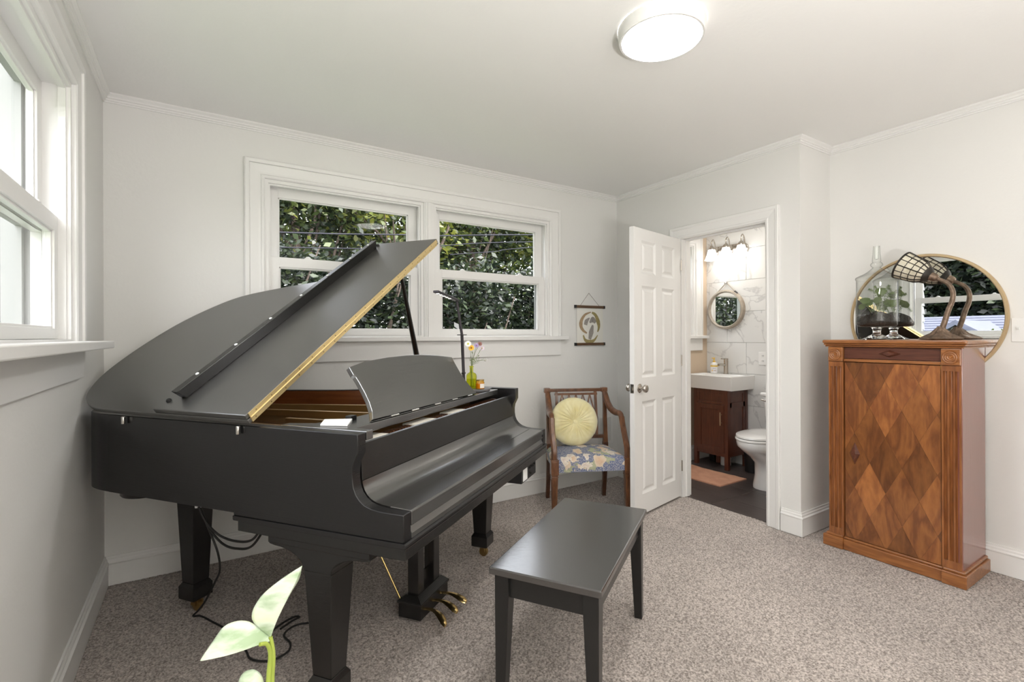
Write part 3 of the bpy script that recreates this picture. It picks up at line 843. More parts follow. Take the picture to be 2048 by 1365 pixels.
# music desk, leaning back
ta = R(56)
De = V*0  # local helper: desk axis in (v, z)
def desk_pt(u, e, n=0):
    return (u, -1.693+math.cos(ta)*e-math.sin(ta)*n, 0.936+math.sin(ta)*e+math.cos(ta)*n)
dout = [(-0.147,0.0),(-0.128,0.03),(-0.116,0.07),(-0.112,0.11),(-0.112,0.15),(-0.114,0.172),(-0.120,0.180),(-0.120,0.214),(-0.02,0.232),(0.137,0.243),(0.277,0.247),(0.40,0.245),(0.53,0.235),(0.668,0.218),(0.664,0.185),(0.662,0.15),(0.660,0.11),(0.668,0.07),(0.682,0.03),(0.703,0.0)]
desk = pp('music_desk', MB().prism(dout, -0.009, 0.009, desk_pt), M['ebony_gloss'], bevel=0.002)
for u in (-0.04, 0.10, 0.28, 0.44, 0.60):
    hb = MB().lathe([(0.0035,0),(0.0035,0.05)], 8, desk_pt(u, -0.004, 0.006), (V, Zv, U) and (Vector((0,1,0)), Vector((0,0,1)), Vector((1,0,0))))
    pp('desk_hinge', hb, M['steel'], desk, smooth=40)
sl = MB().box(-0.135,-0.105, -1.60, -1.575, 0.931, 0.945)
pass
pp('desk_support', sl, M['ebony'], desk)

# closed fallboard: board, cove, flat lid
fb_ = [(-1.757,.889),(-1.748,.892),(-1.742,.889),(-1.742,.775),(-1.748,.76),(-1.76,.70),(-1.78,.69),(-1.90,.68),(-1.944,.68),(-1.944,.699),(-1.939,.7035),(-1.905,.7055),(-1.868,.7065),(-1.843,.709),(-1.820,.714),(-1.802,.722),(-1.788,.733),(-1.778,.747),(-1.772,.762),(-1.770,.776)]
board = [(-1.757,.889),(-1.750,.892),(-1.744,.889),(-1.744,.776),(-1.766,.776)]
cove = [(-1.744,.775),(-1.766,.775),(-1.768,.762),(-1.774,.747),(-1.784,.733),(-1.798,.722),(-1.816,.714),(-1.838,.7095),(-1.866,.707),(-1.866,.690),(-1.78,.690)]
lid_ = [(-1.8665,.707),(-1.905,.7055),(-1.938,.7040),(-1.9435,.700),(-1.9435,.659),(-1.93,.657),(-1.8665,.675)]
ua, ub = u0+0.0465, u1-0.0465
pp('fallboard', MB().prism(board, ua, ub, Tu), M['ebony'], bevel=0.002)
pp('fallboard_cove', MB().prism(cove, ua, ub, Tu), M['ebony_gloss'], smooth=30)
pp('key_cover', MB().prism(lid_, ua, ub, Tu), M['ebony_gloss'], bevel=0.002)
pp('key_slip', MB().prism([(-1.934,.656),(-1.9435,.636),(-1.9435,.620),(-1.90,.615),(-1.90,.656)], ua, ub, Tu), M['ebony_lid'], bevel=0.001)
pp('slip_fillet', MB().prism([(-1.9435,.6215),(-1.9435,.6195),(-1.80,.6195),(-1.80,.6215)], ua, ub, Tu), M['ebony'])
pp('lid_lock', MB().box(u1-0.052, u1-0.030, -1.9475, -1.944, 0.668, 0.680), M['black'])

# lid -----------------------------------------------------------------
al = R(32.82)
def LT(s, v, h):      # lid plane coordinates -> (u, v, z)
    return (-0.352+s*math.cos(al)-h*math.sin(al), v, 0.940+s*math.sin(al)+h*math.cos(al))
lc = smooth_closed([(0.0,-0.67),(0.006,-0.559),(0.044,-0.46),(0.104,-0.387),(0.204,-0.325),(0.33,-0.292),(0.477,-0.280),(0.639,-0.294),(0.784,-0.349),(0.905,-0.445),(0.985,-0.64),(1.047,-0.863),(1.11,-0.99),(1.23,-1.08),(1.36,-1.16),(1.45,-1.24),(1.495,-1.32),(1.504,-1.369)], 8)
lp_ = [(0.0,-1.369)]+[(p.x,p.y) for p in lc]
lid = pp('lid', MB().prism(lp_, 0.0, 0.018, LT), M['ebony_lid'], bevel=0.004)
flap = pp('lid_flap', MB().prism([(0.0,-1.369),(0.0,-0.925),(1.487,-0.985),(1.487,-1.377)], 0.0195, 0.0375, LT), M['ebony_lid'], bevel=0.003)
bar = MB().prism([(0.068,0.0375),(1.405,0.0375),(1.428,0.080),(0.050,0.080)], -1.024, -0.993, lambda p, q, t: LT(p, t, q))
pp('front_lip', bar, M['ebony'], flap, bevel=0.002)
for s in (0.155, 0.35, 0.555, 0.765, 0.975, 1.18, 1.36):
    c = Vector(LT(s, -1.0085, 0.0795)); nn = Vector((-math.sin(al), 0, math.cos(al)))
    pp('felt_bumper', MB().lathe([(0.0065,0),(0.0065,0.003),(0.004,0.0045)], 12, c, frame(nn)), M['felt'], flap, smooth=40)
for s, v in ((0.045,-0.958), (1.45,-1.005)):
    c = Vector(LT(s, v, 0.037)); nn = Vector((-math.sin(al), 0, math.cos(al)))
    pp('lid_button', MB().lathe([(0.009,0),(0.009,0.006),(0.006,0.010)], 12, c, frame(nn)), M['rubber'], flap, smooth=40)
hg = MB().hexa([LT(0.012,-1.3695,0.001), LT(1.48,-1.3695,0.001), LT(1.48,-1.3725,0.001), LT(0.012,-1.3725,0.001), LT(0.012,-1.3695,0.017), LT(1.48,-1.3695,0.017), LT(1.48,-1.3725,0.017), LT(0.012,-1.3725,0.017)])
hg.hexa([LT(0.012,-1.370,0.020), LT(1.474,-1.3775,0.020), LT(1.474,-1.3805,0.020), LT(0.012,-1.3730,0.020), LT(0.012,-1.370,0.0365), LT(1.474,-1.3775,0.0365), LT(1.474,-1.3805,0.0365), LT(0.012,-1.3730,0.0365)])
hg.tube([LT(0.012,-1.373,0.0187), LT(1.477,-1.378,0.0187)], 0.0036, 8)
hinge = pp('piano_hinge', hg, M['hinge'], lid)
sc = MB()
for k in range(20):
    s = 0.03+k*0.0755
    for h in (0.009, 0.0285):
        v = -1.3725 if h < 0.02 else -1.373-0.0075*s/1.474
        sc.lathe([(0.0028,0),(0.002,0.001)], 6, LT(s+(0.012 if h > .02 else 0), v, h), (Vector((1,0,0)), Vector((0,0,1)), Vector((0,-1,0))))
o = pp('hinge_screws', sc, M['brass_old'], lid); o['kind'] = 'stuff'
for v in (-0.717, -1.304):
    pp('hinge_pin', MB().lathe([(0.0058,-0.013),(0.0065,-0.012),(0.0065,0.013),(0.0058,0.014)], 12, (u0-0.009, v, 0.914)), M['steel'], smooth=40)
# prop stick: foot on the treble rim, head under the lid
ptop = Vector(LT(1.085,-1.352,-0.006)); pbot = Vector((1.052,-1.175,0.934))
dirp = (ptop-pbot).normalized()
ps = MB().tube([pbot, pbot+dirp*0.04, pbot+dirp*0.20, ptop-dirp*0.25, ptop-dirp*0.03, ptop], [0.017,0.017,0.0165,0.012,0.010,0.008], 8)
pr_ = pp('lid_prop', ps, M['ebony'], smooth=50)
pp('prop_bracket', MB().box(1.025,1.078,-1.20,-1.15,0.930,0.942), M['black'], pr_)

# legs ------------------------------------------------------------------
def leg(cu, cv, ztop, bracket=True, name='leg'):
    mb = MB(); w1, w0 = 0.054, 0.037
    zs = 0.478 if bracket else 0.60
    if bracket:
        mb.box(cu-0.060, cu+0.060, cv-0.20, cv+0.20, zs+0.071, ztop)
        pts = [(-0.15,zs+0.071),(-0.15,zs+0.062)]
        for k in range(9):
            a = R(90*k/8); pts.append((-0.054-0.09*math.cos(a)*0.95+(0.0), zs+0.060-0.075*math.sin(a)*0.9))
        pts = [(-0.20,zs+0.072),(-0.20,zs+0.066)]+[(-0.175+0.121*math.sin(R(90*k/8)), zs+0.062-0.062*(1-math.cos(R(90*k/8)))) for k in range(9)]
        pts += [(-x, z) for x, z in pts[::-1]]
        mb.prism(pts, cu-0.056, cu+0.056, lambda p, q, t: (t, cv+p, q))
    mb.frus((cu-w0,cu+w0,cv-w0,cv+w0,0.135), (cu-w1,cu+w1,cv-w1,cv+w1,zs+(0.0 if bracket else 0.0)))
    l = pp(name, mb, M['ebony'], bevel=0.003)
    tb = MB().frus((cu-0.038,cu+0.038,cv-0.038,cv+0.038,0.058), (cu-0.047,cu+0.047,cv-0.047,cv+0.047,0.066))
    tb.box(cu-0.047,cu+0.047,cv-0.047,cv+0.047,0.066,0.118)
    tb.frus((cu-0.047,cu+0.047,cv-0.047,cv+0.047,0.118), (cu-w0,cu+w0,cv-w0,cv+w0,0.135))
    pp('toe_block', tb, M['ebony'], l, bevel=0.002)
    ca = MB().lathe([(0.012,0.035),(0.022,0.058)], 12, (cu,cv,0))
    ca.lathe([(0.020,-0.011),(0.024,-0.009),(0.024,0.009),(0.020,0.011)], 16, (cu+0.004,cv-0.006,0.022), (Vector((0,1,0)), Vector((0,0,1)), Vector((1,0,0))))
    ca.box(cu-0.016,cu+0.024,cv-0.016,cv+0.010,0.026,0.045)
    pp('caster', ca, M['brass_old'], l, smooth=40)
    return l
leg(-0.268, -1.618, 0.571)
leg(0.952, -1.618, 0.571)
leg(0.005, -0.630, 0.66, False)
pp('leg_block', MB().box(-0.08, 0.09, -0.71, -0.55, 0.60, 0.66), M['ebony'])
pp('tail_block', MB().lathe([(0.085,0.598),(0.09,0.604),(0.09,0.640)], 28, (-0.215,-0.655,0)), M['ebony'], smooth=40)
pp('tail_beam', MB().box(-0.30, 0.95, -1.10, -1.03, 0.615, 0.66), M['ebony'])

# pedal lyre --------------------------------------------------------------
ly = pp('pedal_lyre', MB().frus((0.258,0.502,-1.640,-1.530,0.012),(0.258,0.502,-1.640,-1.530,0.072)).frus((0.252,0.508,-1.646,-1.524,0.072),(0.252,0.508,-1.646,-1.524,0.082)).frus((0.254,0.506,-1.644,-1.526,0.082),(0.275,0.485,-1.615,-1.555,0.105)), M['ebony'], bevel=0.002)
for u in (0.310, 0.448):
    pp('lyre_post', MB().box(u-0.026, u+0.026, -1.612, -1.560, 0.100, 0.572), M['ebony'], ly, bevel=0.003)
pp('lyre_panel', MB().box(0.336, 0.422, -1.588, -1.578, 0.10, 0.17), M['ebony'], ly)
for u, du, in ((0.290, -0.060), (0.365, -0.030), (0.432, -0.010)):
    a = Vector((u, -1.640, 0.050))
    path = [a+Vector((du*f*f, -0.135*f, 0.012*math.sin(f*PI)-0.012*f)) for f in [i/8 for i in range(9)]]
    wd_ = [0.007,0.007,0.008,0.011,0.015,0.019,0.022,0.022,0.013]
    pb = MB()
    vs = []; fs = []
    for p_, w_ in zip(path, wd_):
        t_ = 0.0045
        vs += [(p_.x-w_,p_.y,p_.z),(p_.x-w_*0.6,p_.y,p_.z+t_),(p_.x+w_*0.6,p_.y,p_.z+t_),(p_.x+w_,p_.y,p_.z),(p_.x+w_*0.6,p_.y,p_.z-t_),(p_.x-w_*0.6,p_.y,p_.z-t_)]
    for i in range(8):
        for k in range(6): fs.append((i*6+k, i*6+(k+1) % 6, i*6+6+(k+1) % 6, i*6+6+k))
    fs += [tuple(range(6))[::-1], tuple(range(48,54))]
    pp('pedal', pb.add(vs, fs), M['brass'], ly, smooth=60)
for u in (0.275, 0.485):
    pp('brace_rod', MB().tube([(u,-1.535,0.07),(u,-1.40,0.30),(u,-1.27,0.605)], 0.0045, 8), M['brass'], ly, smooth=50)
pp('pedal_rod', MB().tube([(0.365,-1.555,0.10),(0.365,-1.555,0.59)], 0.0035, 8), M['brass_old'], ly, smooth=50)

# control box under the treble end of the keybed
cb = pp('control_box', MB().box(0.72, 0.945, -1.935, -1.72, 0.495, 0.571), M['black'], bevel=0.003)
pp('paper_label', MB().box(0.738, 0.800, -1.9375, -1.9345, 0.503, 0.563), M['paper'], cb)
for k, (u, z) in enumerate(((0.835,.55),(0.86,.553),(0.885,.549),(0.91,.553),(0.83,.53),(0.85,.52))):
    pp('control_knob', MB().lathe([(0.006,0),(0.005,0.008)], 10, (u,-1.935,z), (Vector((1,0,0)), Vector((0,0,1)), Vector((0,-1,0)))), M['rubber'], cb, smooth=40)
# ================================================================== THINGS ON AND AROUND THE PIANO
def curve_pts(pts, n=8):
    out = []; P = [Vector(p) for p in pts]
    for i in range(len(P)-1):
        a = P[max(i-1,0)]; b = P[i]; c = P[i+1]; d = P[min(i+2,len(P)-1)]
        for k in range(n):
            t = k/n
            out.append(0.5*((2*b)+(c-a)*t+(2*a-5*b+4*c-d)*t*t+(3*b-a-3*c+d)*t**3))
    out.append(P[-1]); return out
def thing_mesh(name, mb, m, label, cat, org, **kw):
    g = kw.pop('group', None)
    return tag(obj(name, mb, m, None, org, **kw), label, cat, g)

pc = thing('power_cord', 'thin black cords looping below the piano case and trailing over the carpet', 'cord', (0.39,-0.94,0.0))
po_ = (0.39,-0.94,0.0)
obj('cord', MB().tube(curve_pts([(0.394,-0.977,0.600),(0.417,-1.008,0.548),(0.459,-1.064,0.508),(0.511,-1.133,0.499),(0.553,-1.19,0.516),(0.580,-1.226,0.568)]), 0.0042, 8), M['rubber'], pc, po_, smooth=60)
obj('cord', MB().tube(curve_pts([(0.394,-0.944,0.600),(0.426,-0.987,0.519),(0.468,-1.042,0.469),(0.512,-1.102,0.462),(0.556,-1.16,0.484),(0.600,-1.202,0.568)]), 0.0042, 8), M['rubber'], pc, po_, smooth=60)
obj('cord', MB().tube(curve_pts([(0.392,-0.93,0.606),(0.425,-0.90,0.49),(0.455,-0.93,0.40),(0.464,-0.86,0.30),(0.448,-0.78,0.22),(0.417,-0.72,0.13),(0.392,-0.64,0.06),(0.372,-0.570,0.008),(0.40,-0.585,0.006),(0.44,-0.66,0.006),(0.502,-0.79,0.006),(0.545,-0.953,0.006),(0.560,-1.03,0.006),(0.619,-1.079,0.006),(0.682,-1.06,0.006),(0.700,-1.005,0.006),(0.686,-0.935,0.006),(0.727,-0.890,0.006),(0.79,-0.900,0.006),(0.90,-0.98,0.006)], 6), 0.0040, 8), M['rubber'], pc, po_, smooth=60)
obj('cord', MB().tube(curve_pts([(0.610,-0.930,0.006),(0.651,-0.875,0.006),(0.700,-0.835,0.006),(0.745,-0.815,0.006),(0.762,-0.830,0.006),(0.730,-0.845,0.006),(0.68,-0.88,0.006)], 6), 0.0040, 8), M['rubber'], pc, po_, smooth=60)
obj('cable_clip', MB().box(0.382,0.404,-0.975,-0.925,0.594,0.612), M['plastic_w'], pc, po_, bevel=0.003)

# folded white paper on the shelf wing
a, b, c, d = [uvw(*p) for p in ((-0.262,-1.577,0.9315), (-0.178,-1.520,0.9315), (-0.135,-1.605,0.9315), (-0.237,-1.668,0.9315))]
pm = MB()
lo = [a, b, c, d]; up = [p+Vector((0,0,0.006)) for p in lo]
pm.hexa([*lo, *up])
po2 = (a+b+c+d)/4
thing_mesh('paper_booklet', pm, M['paper'], 'small white folded paper lying on the piano beside the music desk', 'paper', po2, bevel=0.0012)

# round tray, bottle with flowers, amber jar
tc_ = uvw(0.864, -1.630, 0.9315)
thing_mesh('round_tray', MB().lathe([(0.066,0),(0.070,0.002),(0.070,0.009),(0.068,0.0115),(0,0.0115)], 40, tc_), mat('slate_grey_coaster', (0.10,0.095,0.095), 0.6), 'round dark grey tray under the green bottle on the piano shelf', 'tray', tc_, smooth=35)
bc = uvw(0.868, -1.594, 0.9435)
bt_ = thing('glass_bottle', 'yellow green glass bottle vase holding wildflowers on the piano', 'vase', bc)
bo = [(0.026,0.0),(0.0285,0.004),(0.0285,0.066),(0.027,0.074),(0.021,0.082),(0.0105,0.087),(0.0095,0.091),(0.0095,0.116),(0.0120,0.117),(0.0120,0.121),(0.0095,0.122)]
obj('bottle_body', MB().lathe([(r, h) for r, h in bo], 32, bc, cap=False).lathe([(0.0,0.001),(0.026,0.0)], 32, bc, cap=False), M['green_glass'], bt_, bc, smooth=50)
obj('water', MB().lathe([(0,0.003),(0.0265,0.004),(0.0265,0.050),(0,0.050)], 24, bc), pane_glass('vase_water', (0.88,0.90,0.40), 0.01, 0.2), bt_, bc, smooth=40)
def flower(u, v, z, kind, label, r):
    top = uvw(u, v, z); nk = bc+Vector((0,0,0.118)); bot = bc+Vector((random.uniform(-.01,.01), random.uniform(-.01,.01), 0.012))
    t = thing('flower', label, 'flower', bot, 0, None)
    mid = (nk+top)/2+Vector((random.uniform(-.006,.006), random.uniform(-.006,.006), 0.012))
    pts = curve_pts([bot, nk, mid, top], 6)
    obj('stem', MB().tube(pts, 0.0011, 6), M['fstem'], t, bot, smooth=60)
    d = (top-mid).normalized()
    face = (d*0.35+(Vector((0.397,-3.13,1.226))-top).normalized()*0.9).normalized() if kind != 'droop' else Vector((0.5,-0.6,-0.5)).normalized()
    X, Y, Zx = frame(face)
    n = {'daisy':16,'orange':13,'purple':11,'rust':11,'pale':9,'droop':5}[kind]
    pet = MB(); w_ = r*(0.22 if n > 10 else 0.34)
    for k in range(n):
        a = 2*PI*k/n+random.uniform(-.08,.08); e = X*math.cos(a)+Y*math.sin(a); q = Zx.cross(e)
        lift = 0.10 if kind != 'droop' else 0.5
        o0 = top+e*r*0.22; o1 = top+e*r*0.65+Zx*r*lift; o2 = top+e*r+Zx*r*lift*0.4
        pet.add([o0-q*w_*0.4, o0+q*w_*0.4, o1+q*w_, o2+q*w_*0.35, o2-q*w_*0.35, o1-q*w_], [(0,1,2,3,4,5)])
    obj('petals', pet, M['pet_'+kind], t, bot)
    cm = MB().lathe([(r*0.30,-0.001),(r*0.31,0.001),(r*0.22,0.0028),(0,0.0035)], 12, top, (X,Y,Zx))
    obj('flower_center', cm, M['ctr_'+kind], t, bot, smooth=40)
    return t
M['fstem'] = mat('flower_stem', (0.17,0.22,0.09), 0.6)
for nm, pc_, cc_ in (('daisy',(0.86,0.85,0.80),(0.50,0.50,0.06)), ('orange',(0.85,0.50,0.04),(0.25,0.09,0.01)), ('purple',(0.42,0.32,0.55),(0.30,0.20,0.25)),
                     ('rust',(0.30,0.13,0.12),(0.20,0.10,0.04)), ('pale',(0.72,0.62,0.70),(0.60,0.50,0.30)), ('droop',(0.88,0.86,0.84),(0.7,0.68,0.45))):
    M['pet_'+nm] = mat('petal_'+nm, pc_, 0.7); M['ctr_'+nm] = mat('centre_'+nm, cc_, 0.8)
FV = -1.612
flower(0.790,FV,1.187,'daisy','white daisy with a yellow green centre, highest left in the bottle',0.0170)
flower(0.816,FV-.006,1.165,'orange','yellow orange flower with a brown centre just below the daisy',0.0165)
flower(0.895,FV,1.176,'purple','lilac flower in the middle of the small bouquet',0.0140)
flower(0.940,FV,1.184,'rust','dark rust coloured flower at the top right of the bouquet',0.0140)
flower(0.968,FV,1.160,'pale','pale pink white flower low on the right of the bouquet',0.0155)
flower(1.012,FV,1.090,'droop','white flower drooping far out to the right of the bottle',0.0155)
# sprigs of foliage in the bottle
sg = MB()
for k in range(26):
    a = random.random(); base_ = bc+Vector((0,0,0.118)); tgt = uvw(0.80+0.16*random.random(), FV+random.uniform(-.02,.02), 1.09+0.06*random.random())
    p = base_+(tgt-base_)*random.uniform(0.3,1); d = Vector((random.uniform(-1,1),random.uniform(-1,1),random.uniform(0.2,1))).normalized(); q = d.orthogonal().normalized()
    l = random.uniform(0.010,0.020); w_ = l*0.22
    sg.add([p, p+d*l*0.5+q*w_, p+d*l, p+d*l*0.5-q*w_], [(0,1,2,3)])
for k in range(7):
    tgt = uvw(0.79+0.03*k, FV+random.uniform(-.015,.015), 1.08+0.05*random.random())
    sg.tube(curve_pts([bc+Vector((0,0,0.06)), bc+Vector((0,0,0.119)), tgt], 4), 0.0008, 4)
fo = thing_mesh('foliage_sprigs', sg, M['fstem'], 'fine grey green sprigs filling the bottle neck below the blooms', 'foliage', bc); fo['kind'] = 'stuff'
jc = uvw(0.853, -1.652, 0.9435)
jr = thing('candle_jar', 'small amber glass jar with a dark lid and pale label on the tray', 'jar', jc)
obj('jar_body', MB().lathe([(0.0,0.0),(0.0225,0.0),(0.0235,0.003),(0.0235,0.034),(0.0205,0.040),(0.0205,0.046)], 32, jc, cap=False), M['amber_glass'], jr, jc, smooth=50)
obj('wax', MB().lathe([(0,0.002),(0.0225,0.003),(0.0225,0.030),(0,0.030)], 24, jc), mat('amber_wax', (0.72,0.40,0.045), 0.4), jr, jc, smooth=40)
obj('lid', MB().lathe([(0.0215,0.0445),(0.0225,0.0455),(0.0225,0.0495),(0.021,0.051),(0,0.051)], 28, jc), M['brass_old'], jr, jc, smooth=40)
lm = MB(); ang0 = math.atan2(-3.13-jc.y, 0.397-jc.x)
pts_ = [(0.0239*math.cos(ang0+x), 0.0239*math.sin(ang0+x)) for x in [0.0+0.115*k for k in range(12)]]
vs = [(jc.x+x, jc.y+y, jc.z+0.006) for x, y in pts_]+[(jc.x+x, jc.y+y, jc.z+0.029) for x, y in pts_]
obj('paper_label', lm.add(vs, [(k, k+1, 13+k, 12+k) for k in range(11)]), mat('cream_label', (0.76,0.71,0.62), 0.7), jr, jc, label='cream paper label')

# clamp lamp with LED bar head behind the desk
lb = uvw(0.80, -1.585, 0.9315)
lt = thing('clamp_lamp', 'slim dark LED task lamp standing on the piano behind the music desk', 'lamp', lb)
obj('clamp_base', MB().prism([(0.775,-1.61),(0.825,-1.61),(0.825,-1.565),(0.775,-1.565)], 0.9315, 0.955, lambda p, q, t: uvw(p, q, t)), M['black'], lt, lb, bevel=0.004)
mL = mat('lamp_dark_metal', (0.045,0.04,0.045), 0.35, 0.6)
p0, p1, p2, p3 = uvw(0.80,-1.583,0.95), uvw(0.80,-1.571,1.235), uvw(0.80,-1.539,1.423), uvw(0.50,-1.583,1.443)
obj('post', MB().tube([p0, p1], 0.0085, 4), mL, lt, lb)
obj('arm', MB().tube([p1, p2], 0.0075, 4), mL, lt, lb)
cl = MB().lathe([(0.026,-0.002),(0.026,0.002)], 20, p1)
obj('joint_ring', cl, M['black'], lt, lb, smooth=40)
X, Y, Zx = frame((p3-p2), (0,0,1))
T = lambda x, y, z: p2+X*x+Y*y+Zx*z
Ln = (p3-p2).length
hd = obj('lamp_head', MB().box(-0.008, 0.004, -0.014, 0.014, -0.01, Ln, T), mL, lt, lb, bevel=0.003)
leds = MB()
for k in range(5):
    leds.box(-0.0095, -0.0078, -0.006, 0.006, 0.10+k*0.042, 0.115+k*0.042, T)
obj('led_strip', leds, emit('led_white', (1,0.98,0.93), 1.3), hd, lb)
kn = MB().lathe([(0.006,-0.014),(0.006,0.014)], 10, uvw(0.80,-1.58,1.03), (V, Zv, U))
obj('knob', kn, M['black'], lt, lb, smooth=40)
obj('lamp_wire', MB().tube(curve_pts([uvw(0.815,-1.58,0.985), uvw(0.86,-1.55,0.955), uvw(0.90,-1.52,0.936), uvw(0.97,-1.55,0.936)]), 0.0022, 6), M['rubber'], lt, lb, smooth=60)

# ------------------------------------------------------------------ bench
BC = Vector((1.631, -1.673, 0)); BA_ = R(32.4)
bn = thing('piano_bench', 'black wooden piano bench with flat top and tapered legs on the carpet', 'bench', BC, BA_)
obj('bench_top', MB().box(-0.385,0.385,-0.190,0.190,0.438,0.462), M['bench'], bn, bevel=0.004)
for s in (-1, 1):
    obj('apron', MB().box(-0.325,0.325,s*0.155-0.010,s*0.155+0.010,0.360,0.438), M['bench_leg'], bn, bevel=0.002)
    obj('apron', MB().box(s*0.345-0.010,s*0.345+0.010,-0.140,0.140,0.360,0.438), M['bench_leg'], bn, bevel=0.002)
for sx in (-1, 1):
    for sy in (-1, 1):
        cx, cy = sx*0.343, sy*0.152
        i = 0.012
        lo_ = (cx-0.016+sx*0.008, cx+0.016+sx*0.008, cy-0.016+sy*0.008, cy+0.016+sy*0.008, -0.002)
        hi_ = (cx-0.025, cx+0.025, cy-0.025, cy+0.025, 0.360)
        mb = MB().frus(lo_, hi_).box(cx-0.025, cx+0.025, cy-0.025, cy+0.025, 0.360, 0.438)
        obj('leg', mb, M['bench_leg'], bn, bevel=0.002)

# ------------------------------------------------------------------ armchair
b_ = Vector((2.629,-0.127,0)); e_ = Vector((3.025,-0.316,0)); mid_ = (b_+e_)/2
ch = thing('armchair', 'carved walnut armchair with floral seat and lattice back behind the door', 'chair', mid_, R(-25.51))
wn, wd2 = M['walnut'], M['walnut_dark']
for s in (-1, 1):
    # rear leg and back post in one sweep
    obj('rear_leg', MB().tube([(s*0.22,0.0,-0.002),(s*0.219,-0.028,0.15),(s*0.218,-0.050,0.34),(s*0.218,-0.052,0.42)], [0.019,0.021,0.026,0.026], 4), wd2, ch)
    pm = MB().tube([(s*0.218,-0.052,0.42),(s*0.219,-0.048,0.50),(s*0.221,-0.030,0.70),(s*0.222,-0.012,0.80)], [0.024,0.020,0.018,0.018], 4)
    for dx in (-0.007, 0.007): pm.tube([(s*0.219+dx,-0.066,0.50),(s*0.221+dx,-0.045,0.70)], 0.0035, 6)
    obj('back_post', pm, wn, ch, smooth=40)
    obj('post_cap', MB().box(s*0.222-0.023,s*0.222+0.023,-0.034,0.012,0.795,0.832), wn, ch, bevel=0.005)
    # front leg: tapered fluted lower part, square block at seat
    fx, fy = s*0.255, -0.425
    fl = MB().frus((fx-0.013,fx+0.013,fy-0.013,fy+0.013,-0.002),(fx-0.021,fx+0.021,fy-0.021,fy+0.021,0.275))
    for dx in (-0.008, 0.0, 0.008):
        fl.tube([(fx+dx*0.65,fy-0.014,0.02),(fx+dx,fy-0.0215,0.262)], 0.0030, 6)
        fl.tube([(fx-0.014 if s<0 else fx+0.014,fy+dx*0.65,0.02),(fx-0.0215 if s<0 else fx+0.0215,fy+dx,0.262)], 0.0030, 6)
    fl.box(fx-0.024,fx+0.024,fy-0.024,fy+0.024,0.275,0.282).box(fx-0.021,fx+0.021,fy-0.021,fy+0.021,0.282,0.292)
    fl.box(fx-0.026,fx+0.026,fy-0.026,fy+0.026,0.292,0.388).box(fx-0.028,fx+0.028,fy-0.028,fy+0.028,0.388,0.394)
    fl.box(fx-0.018,fx+0.018,fy-0.0275,fy-0.02,0.302,0.380)
    obj('front_leg', fl, wn, ch, bevel=0.0015)
    # arm: post rising from the front leg, S-curve back to the post cap
    ap = curve_pts([(fx,fy,0.392),(fx,fy,0.440),(fx,fy+0.012,0.475),(fx+s*0.000,fy+0.055,0.545),(fx-s*0.002,fy+0.085,0.610),(fx-s*0.004,fy+0.100,0.655)], 6)
    am = MB().tube(ap, [0.021]*len(ap), 6)
    for dx in (-0.009, 0.009): am.tube([(p[0]+dx, p[1]-0.017, p[2]) for p in ap[8:]], 0.0035, 6)
    obj('arm_post', am, wn, ch, smooth=50)
    ar = curve_pts([(fx-s*0.004,fy+0.098,0.648),(fx-s*0.006,fy+0.130,0.672),(fx-s*0.012,fy+0.205,0.670),(fx-s*0.022,fy+0.275,0.685),(fx-s*0.029,fy+0.335,0.725),(fx-s*0.032,fy+0.385,0.785),(fx-s*0.033,fy+0.398,0.800)], 6)
    nn_ = len(ar)
    obj('arm_rest', MB().tube(ar, [0.017+0.007*math.sin(PI*i/(nn_-1)) for i in range(nn_)], 8), wn, ch, smooth=50)
tr_ = MB().box(-0.205,0.205,-0.028,0.006,0.802,0.826)
for z in (0.806, 0.814, 0.822): tr_.tube([(-0.205,-0.029,z),(0.205,-0.029,z)], 0.0035, 6)
obj('top_rail', tr_, wn, ch, bevel=0.002)
obj('inner_frame', MB().box(-0.165,0.165,-0.024,-0.002,0.776,0.792).tube([(-0.152,-0.012,0.802),(-0.152,-0.035,0.65),(-0.150,-0.055,0.47)], 0.013, 4).tube([(0.152,-0.012,0.802),(0.152,-0.035,0.65),(0.150,-0.055,0.47)], 0.013, 4), wn, ch)
obj('lower_rail', MB().box(-0.205,0.205,-0.066,-0.040,0.452,0.478), wd2, ch, bevel=0.003)
for k in range(5):
    xt = -0.108+k*0.054
    for s in (-1, 1):
        xb = xt+s*0.040*(1.0 if not (k == 4 and s == 1) else 0.9)
        obj('lattice_bar', MB().tube([(xt,-0.015,0.780),(xb,-0.038,0.630),(xb-s*0.012,-0.052,0.475)], 0.0065, 4), wn, ch)
